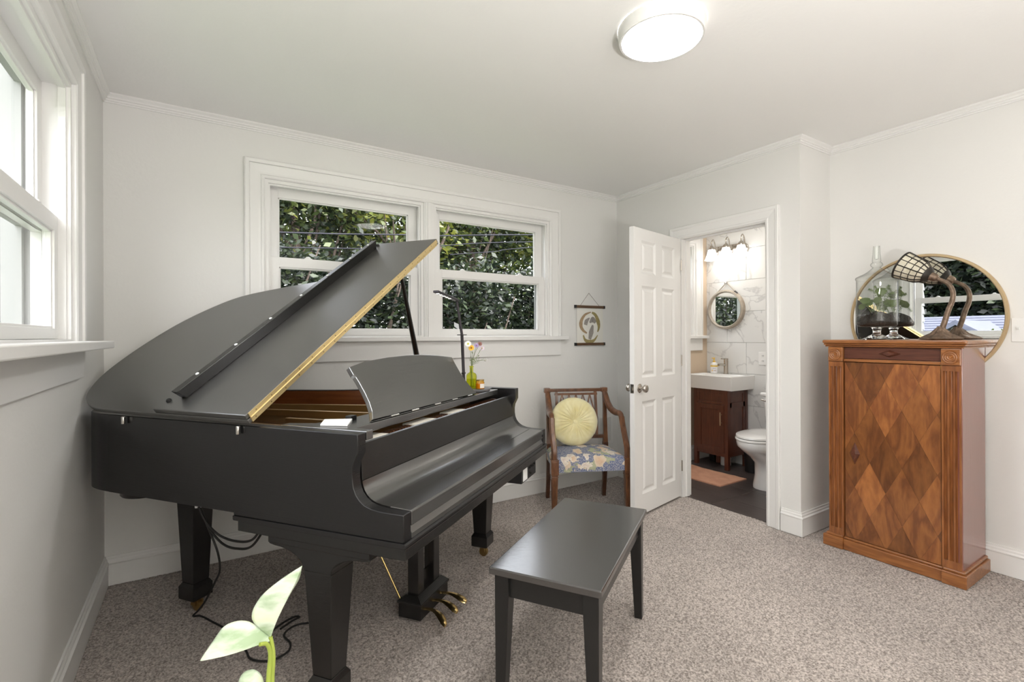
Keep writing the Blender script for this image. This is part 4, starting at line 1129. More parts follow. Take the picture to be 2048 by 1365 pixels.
# seat cushion, upholstered over the rails
def seat():
    n = 22; m = 22; vs = []; fs = []
    def out(i, j):
        u_ = -1+2*i/n; w_ = -1+2*j/m
        y = -0.235+w_*-0.205
        hw = 0.232+0.020*(w_+1)/2
        r4 = max(abs(u_), abs(w_))
        z = 0.402+0.030*(1-u_*u_)*(1-w_*w_)
        ed = max(0, r4-0.86)/0.14
        z -= 0.022*ed*ed
        return (u_*hw, y, z)
    for i in range(n+1):
        for j in range(m+1): vs.append(out(i, j))
    for i in range(n):
        for j in range(m): fs.append((i*(m+1)+j, (i+1)*(m+1)+j, (i+1)*(m+1)+j+1, i*(m+1)+j+1))
    rim_ = [i*(m+1) for i in range(n+1)]+[n*(m+1)+j for j in range(1, m+1)]+[i*(m+1)+m for i in range(n-1, -1, -1)]+[j for j in range(m-1, 0, -1)]
    base_ = len(vs)
    for q in rim_: vs.append((vs[q][0]*1.02, -0.235+(vs[q][1]+0.235)*1.02, 0.375))
    for q in rim_: vs.append((vs[q][0]*1.0, vs[q][1], 0.306))
    L_ = len(rim_)
    for k in range(L_):
        k2 = (k+1) % L_
        fs.append((rim_[k], rim_[k2], base_+k2, base_+k)); fs.append((base_+k, base_+k2, base_+L_+k2, base_+L_+k))
    fs.append(tuple(range(base_+L_, base_+2*L_)))
    return MB().add(vs, fs)
obj('seat', seat(), M['floral'], ch, smooth=50, label='upholstered seat in blue and cream flowered cloth')

# pleated round cushion
def cushion():
    n = 112; m = 14; vs = []; fs = []; Rr, Th_ = 0.178, 0.052
    for side in (1, -1):
        for j in range(m+1):
            t_ = j/m; r_ = Rr*t_
            for k in range(n):
                a = 2*PI*k/n
                prof_ = Th_*(1-t_**2.6)**0.62*(0.50+0.50*min(1, t_*2.6))+0.004
                pl_ = 0.0055*math.sin(k*PI*2/n*28+0.8*math.sin(k*0.7))*(1-abs(2*t_-0.9))*(1 if t_ > 0.1 else t_*8)
                sag = 1+0.02*math.sin(2*a)
                vs.append((r_*math.cos(a)*sag, r_*math.sin(a)*(1 if math.sin(a) > -0.6 else 0.965), side*(prof_+pl_)))
    for s in range(2):
        o = s*(m+1)*n
        for j in range(m):
            for k in range(n):
                k2 = (k+1) % n
                fs.append((o+j*n+k, o+j*n+k2, o+(j+1)*n+k2, o+(j+1)*n+k))
    a = m*n; b = (m+1)*n+m*n
    for k in range(n):
        k2 = (k+1) % n; fs.append((a+k, a+k2, b+k2, b+k))
    return MB().add(vs, fs)
cc = mid_+Matrix.Rotation(R(-25.51), 3, 'Z') @ Vector((-0.050, -0.152, 0.595))
cu_ = thing('round_cushion', 'round pale yellow pleated cushion leaning on the armchair back', 'cushion', cc)
X, Y, Zx = frame(Matrix.Rotation(R(-25.51), 3, 'Z') @ Vector((0.02, -1.0, 0.20)), (1,0,0))
TT = lambda v: cc+X*v[0]+Y*v[1]+Zx*v[2]
cm = cushion()
obj('cushion_body', MB().add([TT(v) for v in cm.v], cm.f), M['velvet'], cu_, cc, smooth=70)
obj('button', MB().lathe([(0.017,0.024),(0.0185,0.031),(0.015,0.037),(0.008,0.040),(0,0.0405)], 20, cc, (X,Y,Zx)), M['velvet'], cu_, cc, smooth=60)

# wall scroll
sc0 = (3.165, -0.010, 1.32)
ws = thing('wall_scroll', 'small paper scroll print between two wooden dowels, hanging by the corner', 'wall art', sc0)
obj('scroll_paper', MB().box(3.024,3.312,-0.0085,-0.0070,1.155,1.468), mat('scroll_paper_cream', (0.80,0.78,0.72), 0.8), ws, sc0)
for z in (1.470, 1.158):
    dr = MB().box(3.004,3.328,-0.018,-0.001,z-0.011,z+0.011)
    dd = obj('dowel', dr, M['dowel'], ws, sc0, bevel=0.003)
    obj('dowel_cap', MB().box(3.002,3.016,-0.0195,-0.001,z-0.012,z+0.012).box(3.316,3.330,-0.0195,-0.001,z-0.012,z+0.012), M['black'], dd, sc0)
obj('hanging_string', MB().tube([(3.063,-0.008,1.480),(3.160,-0.004,1.586),(3.272,-0.008,1.480)], 0.0013, 6), mat('string', (0.16,0.12,0.10), 0.9), ws, sc0)
# painted birds: three curved washes, printed flat
def wash(pts, w, y, name, m):
    mb = MB(); P = curve_pts([(p[0], 0, p[1]) for p in pts], 6); n_ = len(P); vs = []; fs = []
    for i, p in enumerate(P):
        a = P[max(i-1,0)]; b = P[min(i+1,n_-1)]; t_ = (b-a).normalized(); nn = Vector((t_.z,0,-t_.x))
        f = i/(n_-1); ww = w[0]+(w[1]-w[0])*min(1,f*2) if f < .5 else w[1]+(w[2]-w[1])*(f-.5)*2
        vs += [(3.168+(p+nn*ww).x, y, 1.318+(p+nn*ww).z), (3.168+(p-nn*ww).x, y, 1.318+(p-nn*ww).z)]
    for i in range(n_-1): fs.append((2*i,2*i+1,2*i+3,2*i+2))
    return obj(name, mb.add(vs, fs), m, ws, sc0)
ol = mat('olive_wash', (0.38,0.31,0.13), 0.9, var=(60,(0.27,0.22,0.10)))
tn = mat('tan_wash', (0.45,0.33,0.20), 0.9, var=(60,(0.33,0.22,0.13)))
gy = mat('grey_wash', (0.40,0.37,0.34), 0.9, var=(70,(0.24,0.21,0.19)), stretch=(4,1,1))
wash([(0.02,0.105),(0.06,0.085),(0.09,0.03),(0.098,-0.02),(0.083,-0.058)], (0.008,0.021,0.005), -0.0090, 'painted_bird', ol)
wash([(0.01,0.108),(-0.055,0.085),(-0.095,0.035),(-0.098,-0.015),(-0.07,-0.05),(-0.035,-0.068)], (0.004,0.019,0.006), -0.0090, 'painted_bird', tn)
wash([(-0.075,-0.085),(-0.055,-0.125),(-0.01,-0.142),(0.045,-0.128),(0.085,-0.085)], (0.006,0.019,0.003), -0.0090, 'painted_bird', ol)
for pts_, w_ in (([(0.06,0.02),(0.03,0.045),(-0.005,0.02)],(0.012,0.026,0.006)), ([(-0.05,0.0),(-0.04,0.03),(-0.005,0.06)],(0.018,0.020,0.003)), ([(-0.005,-0.12),(0.012,-0.06),(0.03,0.0)],(0.014,0.026,0.008))):
    wash(pts_, w_, -0.0094, 'painted_wing', gy)

# wall vent behind the chair
vt = thing('wall_vent', 'white slatted wall register low on the wall behind the armchair', 'vent', (3.345,-0.004,0.42))
vo = (3.345,-0.004,0.42)
obj('vent_frame', MB().box(3.262,3.428,-0.006,0.0,0.300,0.318).box(3.262,3.428,-0.006,0.0,0.522,0.540).box(3.262,3.278,-0.006,0.0,0.318,0.522).box(3.412,3.428,-0.006,0.0,0.318,0.522), M['trim'], vt, vo, bevel=0.001)
for k in range(11):
    x = 3.284+k*0.0122
    obj('slat', MB().box(x-0.002,x+0.005,-0.005,-0.001,0.318,0.522), M['trim'], vt, vo)
obj('vent_back', MB().box(3.278,3.412,-0.0012,-0.0002,0.318,0.522), mat('vent_shadow', (0.30,0.29,0.28), 0.8), vt, vo)

# ------------------------------------------------------------------ ceiling light
cl0 = (1.932, -1.826, H)
clt = thing('ceiling_light', 'round white flush ceiling light glowing above the bench', 'ceiling light', cl0)
obj('housing', MB().lathe([(0.165,-0.001),(0.167,-0.004),(0.163,-0.048),(0.160,-0.052),(0.152,-0.052),(0.151,-0.045)], 64, cl0, cap=False), M['trim'], clt, cl0, smooth=40)
obj('diffuser', MB().lathe([(0.152,-0.049),(0.13,-0.052),(0.07,-0.054),(0,-0.055)], 64, cl0, cap=False), emit('lamp_diffuser', (1.0,0.985,0.96), 43.0), clt, cl0, smooth=40)
# ================================================================== CABINET CORNER
CX0, CX1, CY0, CY1 = 3.505, 3.846, -2.302, -1.704    # carcass
co = (3.69, -2.0, 0)
cab = thing('cabinet', 'tall walnut cabinet with diamond veneer door and fluted pilasters against the right wall', 'cabinet', co)
def cc_(name, mb, m, parent=None, **kw): return obj(name, mb, m, parent or cab, co, **kw)
cc_('side_panel', MB().box(CX0+0.004, CX1, CY0, CY0+0.018, 0.06, 1.165), M['cab_side'], bevel=0.0015)
cc_('side_panel', MB().box(CX0+0.004, CX1, CY1-0.018, CY1, 0.06, 1.165), M['cab'], bevel=0.0015)
cc_('back_panel', MB().box(CX1-0.012, CX1, CY0+0.018, CY1-0.018, 0.06, 1.165), M['cab'])
cc_('carcass_shelf', MB().box(CX0+0.02, CX1-0.012, CY0+0.018, CY1-0.018, 0.060, 0.078).box(CX0+0.02, CX1-0.012, CY0+0.018, CY1-0.018, 1.075, 1.09), M['cab'])
# top with stepped cornice
top = MB().box(CX0-0.012, CX1+0.004, CY0-0.012, CY1+0.012, 1.158, 1.168)
top.box(CX0-0.022, CX1+0.006, CY0-0.022, CY1+0.016, 1.168, 1.178)
cc_('cornice', top, M['cab_h'], bevel=0.004)
cc_('cabinet_top', MB().box(CX0-0.033, CX1+0.010, CY0-0.028, CY1+0.018, 1.178, 1.198), M['cab_h'], bevel=0.007)
# plinth: side runs stand proud of the centre
pl_ = MB().box(CX0-0.004, CX1+0.004, CY0+0.076, CY1-0.076, -0.002, 0.058)
pl_.box(CX0-0.015, CX1+0.004, CY0-0.018, CY0+0.078, -0.002, 0.062).box(CX0-0.015, CX1+0.004, CY1-0.078, CY1+0.026, -0.002, 0.062)
cc_('plinth', pl_, M['cab_h'], bevel=0.004)
cp = MB().box(CX0-0.008, CX1+0.002, CY0-0.010, CY0+0.076, 0.062, 0.078).box(CX0-0.008, CX1+0.002, CY1-0.076, CY1+0.012, 0.062, 0.078).box(CX0+0.002, CX1, CY0+0.076, CY1-0.076, 0.058, 0.072)
cc_('plinth_moulding', cp, M['cab_h'], bevel=0.006)
# pilasters with three flutes, corner block with rosette
for yc in (CY0+0.040, CY1-0.042):
    hw = 0.038
    pil = MB()
    # front face as strips: lands and round-bottomed flutes
    prof = [(yc-hw, 0.0)]
    for k in (-1, 0, 1):
        c = yc+k*0.0225
        for a in range(7):
            t_ = R(180*a/6); prof.append((c-0.0075*math.cos(t_), 0.0120*math.sin(t_)))
    prof += [(yc+hw, 0.0), (yc+hw, 0.020), (yc-hw, 0.020)]
    pil.prism(prof, 0.115, 1.045, lambda p, q, t: (CX0-0.004+q, p, t))
    pil.box(CX0-0.004, CX0+0.016, yc-hw, yc+hw, 0.078, 0.115).box(CX0-0.004, CX0+0.016, yc-hw, yc+hw, 1.045, 1.072)
    po5 = cc_('pilaster', pil, M['cab'], smooth=35)
    cc_('corner_block', MB().box(CX0-0.010, CX0+0.016, yc-hw, yc+hw, 1.074, 1.156), M['cab_h'], po5, bevel=0.003)
    ro = [(0.0,0.006),(0.005,0.006),(0.007,0.002),(0.010,0.002),(0.013,0.005),(0.016,0.002),(0.019,0.002),(0.022,0.005),(0.025,0.002),(0.028,0.002),(0.031,0.005),(0.034,0.0)]
    cc_('rosette', MB().lathe(ro, 32, (CX0-0.010, yc, 1.115), (Vector((0,1,0)), Vector((0,0,1)), Vector((-1,0,0)))), M['cab_h'], po5, smooth=60)
DY0, DY1 = CY0+0.080, CY1-0.082
dr = cc_('drawer', MB().box(CX0+0.006, CX0+0.024, DY0, DY1, 1.092, 1.156), M['cab_dark'], bevel=0.002)
yc = (DY0+DY1)/2
dk = MB().hexa([(CX0+0.006,yc-0.052,1.124),(CX0+0.006,yc,1.104),(CX0+0.006,yc+0.052,1.124),(CX0+0.006,yc,1.144),
                (CX0-0.010,yc-0.030,1.124),(CX0-0.010,yc,1.113),(CX0-0.010,yc+0.030,1.124),(CX0-0.010,yc,1.135)])
cc_('drawer_pull', dk, M['cab_dark'], dr)
cc_('front_rail', MB().box(CX0+0.002, CX0+0.022, DY0, DY1, 1.074, 1.090), M['cab_h'], bevel=0.002)
cd_ = cc_('cabinet_door', MB().box(CX0+0.008, CX0+0.026, DY0+0.003, DY1-0.003, 0.076, 1.070), M['cab'])
# parquetry of upright diamonds, each a leaf of veneer
def clip(poly, x0, x1, z0, z1):
    for ax, val, sgn in ((0,x0,1),(0,x1,-1),(1,z0,1),(1,z1,-1)):
        out = []
        for i in range(len(poly)):
            a, b = poly[i-1], poly[i]
            da, db = (a[ax]-val)*sgn, (b[ax]-val)*sgn
            if (da >= 0) != (db >= 0):
                t_ = da/(da-db); out.append((a[0]+(b[0]-a[0])*t_, a[1]+(b[1]-a[1])*t_))
            if db >= 0: out.append(b)
        poly = out
        if not poly: return None
    return poly
hw_, hh_ = 0.0735, 0.152
g = 0.0004
for i in range(-4, 5):
    for j in range(-8, 9):
        if (i+j) % 2: continue
        cy, cz = yc+0.02+i*hw_, 0.52+j*hh_
        pg = clip([(cy-hw_+g,cz),(cy,cz-hh_+2*g),(cy+hw_-g,cz),(cy,cz+hh_-2*g)], DY0+0.003, DY1-0.003, 0.076, 1.070)
        if not pg or len(pg) < 3: continue
        ar_ = abs(sum(pg[k-1][0]*pg[k][1]-pg[k][0]*pg[k-1][1] for k in range(len(pg))))/2
        if ar_ < 2e-5: continue
        cc_('veneer_piece', MB().prism(pg, 0.0, 0.0016, lambda p, q, t: (CX0+0.008-t, p, q)), M['veneer'], cd_)
hy = DY1-0.052; hz = 0.558
hp = MB().hexa([(CX0+0.0065,hy-0.026,hz),(CX0+0.0065,hy,hz-0.062),(CX0+0.0065,hy+0.026,hz),(CX0+0.0065,hy,hz+0.062),
                (CX0-0.014,hy-0.010,hz),(CX0-0.014,hy,hz-0.034),(CX0-0.014,hy+0.010,hz),(CX0-0.014,hy,hz+0.034)])
cc_('door_pull', hp, M['cab_dark'], cd_)
cc_('door_hinge', MB().lathe([(0.004,0),(0.004,0.02)], 8, (CX0+0.004, DY0-0.002, 1.052)), M['brass'], cd_, smooth=40)
ZT = 1.198

# round mirror behind
mo_ = (3.858, -2.035, 1.322); mr_ = 0.352
rm = thing('round_mirror', 'large round mirror with thin gold frame hung on the wall behind the cabinet', 'mirror', mo_)
axm = (Vector((0,1,0)), Vector((0,0,1)), Vector((-1,0,0)))
mc_ = Vector((3.864, mo_[1], mo_[2]))
obj('mirror_frame', MB().lathe([(mr_-0.010,0.002),(mr_-0.010,0.016),(mr_-0.006,0.021),(mr_+0.004,0.021),(mr_+0.007,0.016),(mr_+0.007,0.0)], 96, mc_, axm, cap=False), M['gold_frame'], rm, mo_, smooth=40)
obj('mirror_glass', MB().lathe([(0,0.013),(mr_-0.009,0.013),(mr_-0.009,0.004),(0,0.004)], 96, mc_, axm, cap=False), M['mirror'], rm, mo_, smooth=30)

# terrarium jar
jo = Vector((3.735, -1.862, ZT))
tj = thing('terrarium_jar', 'footed clear glass jar with tall lid holding soil on the cabinet top', 'jar', jo)
prof = [(0.074,0.0005),(0.075,0.003),(0.055,0.012),(0.030,0.026),(0.021,0.033),(0.019,0.045),(0.021,0.062),(0.030,0.072),(0.070,0.0755),(0.092,0.079),(0.0985,0.088),(0.0995,0.11),(0.0995,0.346),(0.101,0.350)]
obj('jar_foot', MB().lathe([(0,0.0005)]+prof[:8]+[(0,0.0725)], 48, jo, cap=False), M['jarsolid'], tj, jo, smooth=50)
obj('jar_bowl', MB().lathe([(0,0.0735)]+prof[8:], 56, jo, cap=False), M['jar'], tj, jo, smooth=50)
ld = [(0.1005,0.350),(0.104,0.353),(0.104,0.361),(0.100,0.366),(0.086,0.374),(0.062,0.385),(0.042,0.399),(0.028,0.412),(0.020,0.420)]
lid2 = obj('jar_lid', MB().lathe(ld, 56, jo, cap=False), M['jar'], tj, jo, smooth=50)
obj('lid_finial', MB().lathe([(0.019,0.420),(0.027,0.428),(0.031,0.437),(0.027,0.446),(0.020,0.452),(0.022,0.458),(0.0185,0.50),(0.0165,0.540),(0.017,0.545),(0.013,0.545),(0.0125,0.540),(0.010,0.47),(0.0,0.465)], 36, jo, cap=False), M['jar'], lid2, jo, smooth=50)
sm = MB(); rng_ = random.Random(5)
ring = [(0,0.076),(0.068,0.078),(0.090,0.081),(0.0965,0.090),(0.0975,0.106),(0.080,0.116),(0.05,0.132),(0.02,0.145),(0,0.147)]
sm.lathe(ring, 40, jo)
sm.v = [(v[0], v[1], v[2]+(rng_.uniform(-.012,.022) if v[2]-ZT > 0.112 else 0)) for v in sm.v]
obj('soil', sm, M['soil'], tj, jo, smooth=60)
vine = thing('terrarium_vine', 'round leaved green vine growing inside the glass jar', 'plant', jo+Vector((0,0,0.15)))
vo_ = jo+Vector((0,0,0.15))
for (y, z, sx, r_, tilt) in ((0.062,0.20,-0.02,0.030,0.5),(0.035,0.232,-0.045,0.028,-0.3),(0.012,0.215,-0.05,0.022,0.2),(-0.020,0.228,-0.04,0.026,0.9),(-0.030,0.285,-0.01,0.030,-0.6),(-0.015,0.268,0.03,0.026,0.3),(-0.066,0.214,0.02,0.032,-0.4),(0.05,0.222,0.04,0.028,0.6)):
    c = jo+Vector((sx, y, z)); root = jo+Vector((sx*0.4, y*0.3, 0.145))
    obj('stem', MB().tube(curve_pts([root, (root+c)/2+Vector((0,0,0.02)), c], 5), 0.0014, 6), M['fstem'], vine, vo_, smooth=60)
    X, Y, Zx = frame(Vector((-0.75, 0.35*math.sin(tilt*3), 0.6)), Vector((0, math.cos(tilt), math.sin(tilt))))
    lf = MB(); n = 14; vs = [c]
    for k in range(n):
        a = 2*PI*k/n; rr = r_*(1+0.18*math.cos(a)) *(0.72 if k == n//2 else 1)
        vs.append(c+X*rr*math.cos(a)+Y*rr*0.85*math.sin(a)-Zx*(0.006*abs(math.sin(a))))
    lf.add(vs, [(0, 1+k, 1+(k+1) % n) for k in range(n)])
    obj('leaf', lf, M['leaf_jar'], vine, vo_, smooth=60)
fern = thing('terrarium_fern', 'small feathery fern at the back of the glass jar', 'plant', jo+Vector((0.02,-0.02,0.14)))
fo_ = jo+Vector((0.02,-0.02,0.14))
for (dy, dx, hgt) in ((-0.055,-0.01,0.20),(0.02,0.02,0.315),(-0.075,0.03,0.27),(-0.05,0.035,0.315),(0.05,0.02,0.30),(-0.088,-0.005,0.165)):
    p0 = fo_; p2 = jo+Vector((dx, dy, hgt)); p1 = (p0+p2)/2+Vector((0,0,0.05))
    pts = curve_pts([p0, p1, p2], 9); fm = MB().tube(pts, 0.0008, 4)
    for i in range(3, len(pts)-1):
        t_ = (pts[i+1]-pts[i]).normalized(); q = t_.cross(Vector((-1,0,0.2))).normalized()
        l = 0.017*(1-abs(i/len(pts)-0.55)*1.2)
        for s in (-1, 1):
            d = (q*s+t_*0.5).normalized()
            fm.add([pts[i]-t_*0.0022, pts[i]+d*l, pts[i]+t_*0.0022], [(0,1,2)])
    obj('frond', fm, M['leaf_jar'], fern, fo_)

# stained-glass table lamp
lo_ = Vector((3.725, -2.165, ZT))
tl = thing('table_lamp', 'bronze gooseneck lamp with leaded cream glass shade on the cabinet top', 'lamp', lo_)
bm_ = MB()
prof = [(0,0.001),(0.085,0.001),(0.092,0.006),(0.086,0.012),(0.066,0.020),(0.044,0.032),(0.028,0.050),(0.018,0.064),(0.014,0.072)]
bm_.lathe(prof, 40, (0,0,0))
vs = []
for v in bm_.v:
    a = math.atan2(v[1], v[0]); r_ = math.hypot(v[0], v[1])
    k = 1+0.12*math.sin(6*a)*min(1, r_/0.08)+0.05*math.sin(13*a+1)
    vs.append((lo_.x+v[0]*k*0.78, lo_.y+0.008+v[1]*k*1.0, lo_.z+v[2]+(0.004*math.sin(9*a) if 0.02 < r_ < 0.075 else 0)))
bm_.v = vs
obj('lamp_base', bm_, M['bronze'], tl, lo_, smooth=60)
nk = curve_pts([(3.725,-2.165,1.262),(3.725,-2.176,1.30),(3.725,-2.190,1.355),(3.725,-2.206,1.405),(3.725,-2.208,1.452),(3.725,-2.190,1.492),(3.725,-2.160,1.515),(3.725,-2.132,1.530)], 6)
nm_ = len(nk)
obj('lamp_neck', MB().tube(nk, [0.0130-0.003*i/nm_ for i in range(nm_)], 10), M['bronze'], tl, lo_, smooth=60)
sa = (Vector((3.725,-1.993,1.612))-Vector((3.725,-2.125,1.536))).normalized()
sc_ = Vector((3.725,-2.142,1.527))
X, Y, Zx = frame(sa, (1,0,0))
obj('lamp_socket', MB().lathe([(0.010,-0.006),(0.018,0.0),(0.022,0.010),(0.023,0.026),(0.026,0.030),(0.026,0.036)], 24, sc_, (X,Y,Zx)), M['bronze'], tl, lo_, smooth=40)
# shade: leaded bell of small panes
sp0, sp1 = 0.030, 0.178
def shade_pt(t_, a, off=0):
    r_ = 0.024+0.030*min(1, t_*2.6)**0.8+0.022*t_+off
    return sc_+X*(r_*math.cos(a))+Y*(r_*math.sin(a))+Zx*(sp0+(sp1-sp0)*t_)
NA = 14; ts = [0.0, 0.13, 0.30, 0.50, 0.72, 0.97]
shd = MB()
for k in range(NA):
    a = 2*PI*k/NA
    shd.tube([shade_pt(i/10, a, 0.001) for i in range(11)], [0.0034 if k % 2 else 0.0022]*11, 5)
for i, t_ in enumerate(ts):
    shd.tube([shade_pt(t_+(0.012*(k % 2) if 0 < i < 5 else 0), 2*PI*k/56, 0.001) for k in range(56)], 0.0026 if i in (0,5) else 0.0018, 5, closed=True)
shd.tube([shade_pt(1.0, 2*PI*k/56, 0.001) for k in range(56)], 0.0030, 6, closed=True)
shd.lathe([(0.024,0.028),(0.034,0.034),(0.044,0.046),(0.046,0.052)], 28, sc_, (X,Y,Zx), cap=False)
shade_ = obj('lamp_shade', shd, M['lead'], tl, lo_, smooth=60)
for i in range(len(ts)-1):
    for k in range(NA):
        a0, a1 = 2*PI*k/NA+0.03, 2*PI*(k+1)/NA-0.03
        t0, t1 = ts[i]+0.01, ts[i+1]-0.01
        vs = [shade_pt(t_, a) for t_ in (t0, t1) for a in (a0, (a0+a1)/2, a1)]
        obj('glass_piece', MB().add(vs, [(0,1,4,3),(1,2,5,4)]), M['shade'], shade_, lo_)

# light switch
so = (W2, -2.445, 1.248)
sw = thing('light_switch', 'white double switch plate on the wall right of the round mirror', 'switch', so)
obj('switch_plate', MB().box(W2-0.006, W2, -2.490, -2.398, 1.188, 1.308), M['plastic_w'], sw, so, bevel=0.002)
for y in (-2.421, -2.467):
    obj('toggle', MB().box(W2-0.008, W2-0.005, y-0.006, y+0.006, 1.234, 1.262).hexa([(W2-0.007,y-0.004,1.246),(W2-0.007,y+0.004,1.246),(W2-0.007,y+0.004,1.258),(W2-0.007,y-0.004,1.258),(W2-0.018,y-0.003,1.256),(W2-0.018,y+0.003,1.256),(W2-0.018,y+0.003,1.262),(W2-0.018,y-0.003,1.262)]), M['plastic_w'], sw, so)

# ================================================================== BATHROOM
vo = (4.57, -0.265, 0)
va = thing('vanity_cabinet', 'dark brown bathroom vanity cabinet with one shaker door on legs', 'cabinet', vo)
VX0, VX1, VY0, VY1 = 4.415, 4.725, -0.445, -0.085
def vv(name, mb, m=None, parent=None, **kw): return obj(name, mb, m or M['vanity'], parent or va, vo, **kw)
for x, y, n_ in ((VX0,VY0,0),(VX0,VY1-0.036,0),(VX1-0.036,VY0,1),(VX1-0.036,VY1-0.036,1)):
    vv('leg', MB().box(x, x+0.036, y, y+0.036, 0, 0.725), bevel=0.002)
for z0, z1 in ((0.690, 0.725), (0.590, 0.612), (0.118, 0.150)):
    vv('face_rail', MB().box(VX0+0.004, VX0+0.020, VY0+0.036, VY1-0.036, z0, z1), bevel=0.001)
vv('false_drawer', MB().box(VX0+0.010, VX0+0.016, VY0+0.036, VY1-0.036, 0.612, 0.690).box(VX0+0.004, VX0+0.012, VY0+0.036, VY0+0.06, 0.612, 0.690).box(VX0+0.004, VX0+0.012, VY1-0.06, VY1-0.036, 0.612, 0.690), bevel=0.001)
y0_, y1_ = VY0+0.038, VY1-0.038
vd = vv('vanity_door', MB().box(VX0-0.003, VX0+0.014, y0_, y0_+0.042, 0.152, 0.588).box(VX0-0.003, VX0+0.014, y1_-0.042, y1_, 0.152, 0.588).box(VX0-0.003, VX0+0.014, y0_+0.042, y1_-0.042, 0.152, 0.194).box(VX0-0.003, VX0+0.014, y0_+0.042, y1_-0.042, 0.546, 0.588).box(VX0+0.004, VX0+0.012, y0_+0.04, y1_-0.04, 0.19, 0.55), bevel=0.0012)
vv('door_handle', MB().box(VX0-0.030, VX0-0.022, y0_+0.016, y0_+0.026, 0.405, 0.525).box(VX0-0.023, VX0-0.003, y0_+0.018, y0_+0.024, 0.425, 0.431).box(VX0-0.023, VX0-0.003, y0_+0.018, y0_+0.024, 0.499, 0.505), mat('champagne_metal', (0.62,0.50,0.36), 0.3, 0.9), vd, bevel=0.001)
sp_ = MB()
for (z0, z1) in ((0.118,0.165),(0.565,0.612),(0.690,0.725)): sp_.box(VX0+0.036, VX1-0.036, VY0+0.004, VY0+0.018, z0, z1)
sp_.box(VX0+0.036, VX0+0.066, VY0+0.004, VY0+0.018, 0.165, 0.690).box(VX1-0.066, VX1-0.036, VY0+0.004, VY0+0.018, 0.165, 0.690).box(VX0+0.06, VX1-0.06, VY0+0.010, VY0+0.016, 0.16, 0.70)
vv('side_panel', sp_, bevel=0.001)
vv('side_panel', MB().box(VX0+0.036, VX1-0.036, VY1-0.018, VY1-0.004, 0.118, 0.725))
vv('bottom_panel', MB().box(VX0+0.02, VX1-0.02, VY0+0.018, VY1-0.018, 0.118, 0.132))
# sink
sk0 = (4.55, -0.28, 0.725)
sk = thing('sink_basin', 'white rectangular porcelain sink on top of the dark vanity', 'sink', sk0)
def basin():
    mb = MB(); X0, X1, Y0_, Y1_ = 4.368, 4.738, -0.508, -0.035
    rings = [((X0+0.028,X1,Y0_+0.010,Y1_-0.030),0.725), ((X0+0.002,X1,Y0_,Y1_),0.842), ((X0,X1,Y0_-0.001,Y1_+0.001),0.852), ((X0+0.004,X1,Y0_+0.004,Y1_-0.004),0.857),
             ((X0+0.016,X1-0.120,Y0_+0.018,Y1_-0.018),0.856), ((X0+0.024,X1-0.125,Y0_+0.026,Y1_-0.026),0.846), ((X0+0.05,X1-0.15,Y0_+0.06,Y1_-0.06),0.775)]
    vs = []
    for (a,b,c,d), z in rings: vs += [(a,c,z),(b,c,z),(b,d,z),(a,d,z)]
    fs = [(r*4+i, r*4+(i+1) % 4, (r+1)*4+(i+1) % 4, (r+1)*4+i) for r in range(len(rings)-1) for i in range(4)]
    fs += [(3,2,1,0), tuple(range(4*(len(rings)-1), 4*len(rings)))]
    return mb.add(vs, fs)
obj('basin', basin(), M['porcelain'], sk, sk0, bevel=0.004)
obj('overflow_ring', MB().lathe([(0.011,0),(0.011,0.003),(0.006,0.003)], 16, (4.605,-0.262,0.825), (Vector((0,1,0)), Vector((0,0,1)), Vector((-1,0,0)))), M['chrome'], sk, sk0, smooth=40)
# faucet
fo2 = Vector((4.665, -0.262, 0.8575))
fa = thing('faucet', 'brushed nickel single lever faucet on the white sink', 'faucet', fo2)
obj('faucet_body', MB().lathe([(0.024,0),(0.024,0.004),(0.021,0.005),(0.021,0.128)], 28, fo2), M['nickel'], fa, fo2, smooth=40)
obj('spout', MB().tube([fo2+Vector((0,0,0.083)), fo2+Vector((-0.09,0.0,0.090)), fo2+Vector((-0.118,0,0.088))], 0.0115, 14), M['nickel'], fa, fo2, smooth=50)
obj('lever', MB().lathe([(0.021,0.130),(0.021,0.146),(0.018,0.148)], 28, fo2).tube([fo2+Vector((0,0,0.141)), fo2+Vector((-0.075,0.0,0.146))], 0.005, 8), M['nickel'], fa, fo2, smooth=40)
# soap bottle
sb0 = Vector((4.640, -0.150, 0.8575))
sb_ = thing('soap_bottle', 'white soap bottle with a yellow pump standing left of the faucet', 'bottle', sb0)
obj('bottle_body', MB().lathe([(0.031,0),(0.034,0.003),(0.034,0.078),(0.030,0.094),(0.018,0.104),(0.013,0.107)], 32, sb0), M['plastic_w'], sb_, sb0, smooth=40)
obj('pump', MB().lathe([(0.013,0.105),(0.013,0.118),(0.006,0.120),(0.0055,0.142),(0.010,0.143),(0.010,0.152)], 20, sb0).box(sb0.x-0.030, sb0.x, sb0.y-0.005, sb0.y+0.005, sb0.z+0.143, sb0.z+0.152), M['plastic_y'], sb_, sb0, smooth=40)
def band(c, r_, z0, z1, a0, a1, n=14):
    vs = []
    for z in (z0, z1):
        for k in range(n+1):
            a = a0+(a1-a0)*k/n; vs.append((c.x+r_*math.cos(a), c.y+r_*math.sin(a), c.z+z))
    return MB().add(vs, [(k, k+1, n+2+k, n+1+k) for k in range(n)])
obj('yellow_band', MB().lathe([(0.0343,0.064),(0.0343,0.078)], 32, sb0, cap=False), M['plastic_y'], sb_, sb0, smooth=40)
av = math.atan2(-3.13-sb0.y, 0.397-sb0.x)
lb2 = obj('front_label', band(sb0, 0.0345, 0.010, 0.062, av-0.9, av+0.9), mat('soap_label', (0.86,0.83,0.86), 0.5), sb_, sb0, smooth=40)
